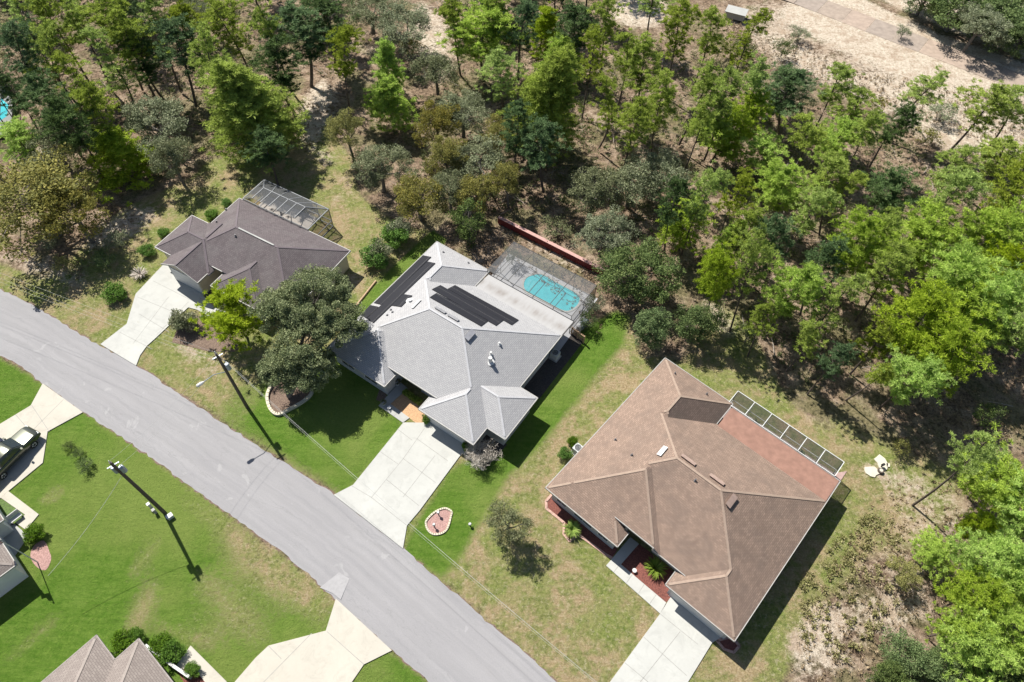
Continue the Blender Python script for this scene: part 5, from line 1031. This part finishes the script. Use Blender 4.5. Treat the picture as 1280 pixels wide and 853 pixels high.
# fill the rest of the woods, kept clear of yards, clearings and the sand road
def in_poly(x, y, P):
    c = False; n = len(P)
    for i in range(n):
        x1, y1 = P[i]; x2, y2 = P[(i+1) % n]
        if (y1 > y) != (y2 > y) and x < (x2-x1)*(y-y1)/(y2-y1)+x1: c = not c
    return c
WOODS = [[(q.x, q.y) for q in GP(P)] for P in ([(-120, 60), (-60, -70), (470, -70), (450, 60), (420, 120), (360, 110), (330, 190), (290, 200), (240, 190), (180, 240), (60, 190), (-120, 230)], [(560, -60), (760, -60), (780, 50), (900, 70), (1000, 90), (1120, 170), (1180, 200), (1380, 220), (1400, 560), (1290, 560), (1150, 500), (1010, 480), (960, 440), (900, 400), (860, 330), (720, 290), (640, 270), (500, 265), (460, 220), (520, 120)], [(1230, 600), (1400, 560), (1440, 900), (1130, 930), (1130, 850), (1200, 760)], [(1150, -60), (1420, -60), (1420, 60), (1290, 45), (1180, 15)])]
CLR = [[(q.x, q.y) for q in GP(P)] for P in (blob(540, 55, 32, 55, -.3), blob(110, 75, 14, 30, -.4), blob(235, 195, 45, 22, .9), blob(770, 165, 34, 18, .4), blob(800, 15, 50, 28), blob(470, 62, 40, 14), blob(1195, 505, 60, 22, .5), blob(1200, 210, 30, 16), [(560, 270), (760, 340), (740, 420), (600, 360)], [(-120, 100), (40, 100), (40, 235), (-120, 235)], [(880, -60), (1400, -60), (1400, 190), (1150, 180), (1000, 120), (880, 70)], [(1000, 480), (1120, 470), (1290, 450), (1300, 620), (1160, 600), (1060, 540)], [(1100, 600), (1230, 600), (1200, 760), (1130, 860), (1060, 900), (1040, 640)], [(365, 95), (425, 95), (455, 180), (520, 280), (430, 290), (370, 200)])]
rf = random.Random(11); added = 0; tries = 0
while added < 60 and tries < 20000:
    tries += 1; x, y = rf.uniform(-105, 110), rf.uniform(20, 140)
    wi = [i for i, P in enumerate(WOODS) if in_poly(x, y, P)]
    if not wi or any(in_poly(x, y, P) for P in CLR): continue
    sp = 4.6
    if any((t[2].x-x)**2+(t[2].y-y)**2 < (sp if t[1] != 's' else 1.5)**2 for t in TREES): continue
    wx = wi[0]; k = rf.choice({0: 'PPDPDOs', 1: 'PPPPBsO' if x > 5 else 'PDOGOs', 2: 'BBPL', 3: 'OOLP'}[wx])
    px = proj((x, y, 0)); Hk = dict(P=12, D=11, B=10, O=6, G=6, L=6, s=2.2)[k]*rf.uniform(.8, 1.15)
    if px[0] < -120 or px[0] > 1400 or px[1] < -110: continue
    grow(k, px, None, Hk, base=True); added += 1
# labels: kind + patch + rank within the patch, so each points to one tree
PATCH = [('in the upper left woods', lambda x, y: x < 230 and y < 130), ('above the dark roofed house', lambda x, y: x < 345 and y < 270), ('by the top clearing', lambda x, y: 345 <= x < 540 and y < 110), ('behind the grey house', lambda x, y: 345 <= x < 700 and y >= 110 and y < 330),
         ('in woods above the pool', lambda x, y: 540 <= x < 860 and y < 190), ('right of the pool cage', lambda x, y: 690 <= x < 960 and 190 <= y < 450), ('below the slab road', lambda x, y: x >= 860 and 60 <= y < 200), ('beyond the slab road', lambda x, y: x >= 1100 and y < 60), ('near the concrete box', lambda x, y: x >= 860 and y < 60),
         ('at the brown house forest edge', lambda x, y: x >= 900 and 380 <= y < 540), ('in the right edge woods', lambda x, y: x >= 960 and 200 <= y < 380), ('in the brown house scrub', lambda x, y: 960 <= x < 1110 and y >= 540), ('in the lower right stand', lambda x, y: x >= 1110 and y >= 540), ('by the dark roofed house', lambda x, y: True)]
buckets = {}
for t in TREES:
    if t[3]: continue
    x, y = t[4]; i = next(i for i, (n_, f) in enumerate(PATCH) if f(x, y)); buckets.setdefault((t[1], i), []).append(t)
ORD = ['first', 'second', 'third', 'fourth', 'fifth', 'sixth', 'seventh', 'eighth', 'ninth', 'tenth', 'eleventh', 'twelfth', 'thirteenth', 'fourteenth', 'fifteenth', 'sixteenth', 'seventeenth', 'eighteenth', 'nineteenth', 'twentieth']
for (k, i), ts in buckets.items():
    ts.sort(key=lambda t: t[4][0]); n = len(ts)
    for j, t in enumerate(ts):
        if n == 1: lb = f'only {DESC[k]} {PATCH[i][0]}'
        elif j == 0: lb = f'leftmost {DESC[k]} {PATCH[i][0]}'
        elif j == n-1: lb = f'rightmost {DESC[k]} {PATCH[i][0]}'
        elif j < 20: lb = f'{ORD[j]} {DESC[k]} from the left {PATCH[i][0]}'
        else: lb = f'{ORD[n-1-j]} {DESC[k]} from the right {PATCH[i][0]}'
        t[0]['label'] = lb; t[0]['group'] = (DESC[k].split(' ', 0)[0]+'s '+PATCH[i][0])

# ------------------------------------------------------------------ ground cover nobody could count
def cover(name, n, polys, mat, r0, leafs, leaf, hmax, seed, avoid=()):
    rr = random.Random(seed); C = []; S = []; cnt = 0
    xs = [p for P in polys for p in P]; x0, x1 = min(p[0] for p in xs), max(p[0] for p in xs); y0, y1 = min(p[1] for p in xs), max(p[1] for p in xs)
    pts = []
    while len(pts) < n:
        x, y = rr.uniform(x0, x1), rr.uniform(y0, y1)
        if any(in_poly(x, y, P) for P in polys) and not any(in_poly(x, y, P) for P in avoid): pts.append((x, y, rr.uniform(.5, 1.4)))
    pts = np.array(pts); N_ = n*leafs; cen = np.repeat(pts, leafs, 0); D = unit(N_); D[:, 2] = np.abs(D[:, 2]); q = cen[:, 2:3]
    P = np.concatenate([cen[:, :2], np.zeros((N_, 1))], 1)+D*rng.uniform(.1, 1, (N_, 1))*q*np.array([r0, r0, hmax]); P[:, 2] += .02
    me_ = quadcloud(P, D+unit(N_)*.6, np.stack([rng.uniform(.6, 1.4, N_)*leaf, rng.uniform(.6, 1.4, N_)*leaf*.5], 1), mat, name); o = bpy.data.objects.new(name, me_); col.objects.link(o); return tag(o, kind='stuff')
UND = leafmat('undergrowth_leaves', ((.06, .08, .03), (.14, .165, .06), (.28, .27, .13)), .25, .25)
tag(cover('undergrowth', 6500, WOODS, UND, .6, 34, .2, .6, 21, CLR), label='low brown green brush covering the forest floor', cat='undergrowth')
rr = random.Random(8); mb = MB(); n_ = 0
while n_ < 520:
    x, y = rr.uniform(-100, 105), rr.uniform(20, 135)
    if not any(in_poly(x, y, P) for P in WOODS): continue
    a_ = rr.uniform(0, pi); L_ = rr.uniform(.6, 3.2); q0 = Vector((x, y, .12)); q1 = q0+Vector((cos(a_), sin(a_), rr.uniform(0, .12)))*L_; mb.tube([q0, q0.lerp(q1, .5)+Vector((rr.uniform(-.1, .1), rr.uniform(-.1, .1), .04)), q1], [.05, .04, .015], M['stick'], 4, False); n_ += 1
tag(mb.build('fallen_branches'), label='grey dead sticks strewn over the forest floor', cat='dead branches', kind='stuff')
SCR = [[(q.x, q.y) for q in GP(P)] for P in ([(1000, 720), (1050, 690), (1110, 690), (1120, 760), (1060, 830), (1000, 800)], [(1020, 700), (1090, 640), (1130, 660), (1120, 700), (1040, 740)])]
tag(cover('scrub_weeds', 120, SCR, WEED, .45, 60, .16, .6, 22), label='pale straggly weeds in the dry lot right of the brown house', cat='weeds')
SP = [[(q.x, q.y) for q in GP(P)] for P in ([(980, 860), (1010, 760), (1110, 600), (1230, 600), (1200, 760), (1090, 860)], [(1030, 500), (1280, 560), (1280, 420), (1100, 480)], [(60, 330), (110, 280), (150, 250), (180, 270), (100, 350)], [(900, 20), (1080, 90), (1280, 120), (1280, 200), (1100, 130), (920, 70)], [(350, 120), (420, 130), (410, 200), (360, 180)], [(560, 290), (650, 290), (760, 350), (750, 420), (640, 320), (580, 320)])]
tag(cover('dry_grass', 2200, SP, leafmat('dry_grass_blades', ((.14, .11, .06), (.28, .22, .13), (.46, .38, .25)), .15, .8), .3, 9, .17, .35, 23), label='dry grass tufts scattered over the sandy clearings', cat='dry grass')
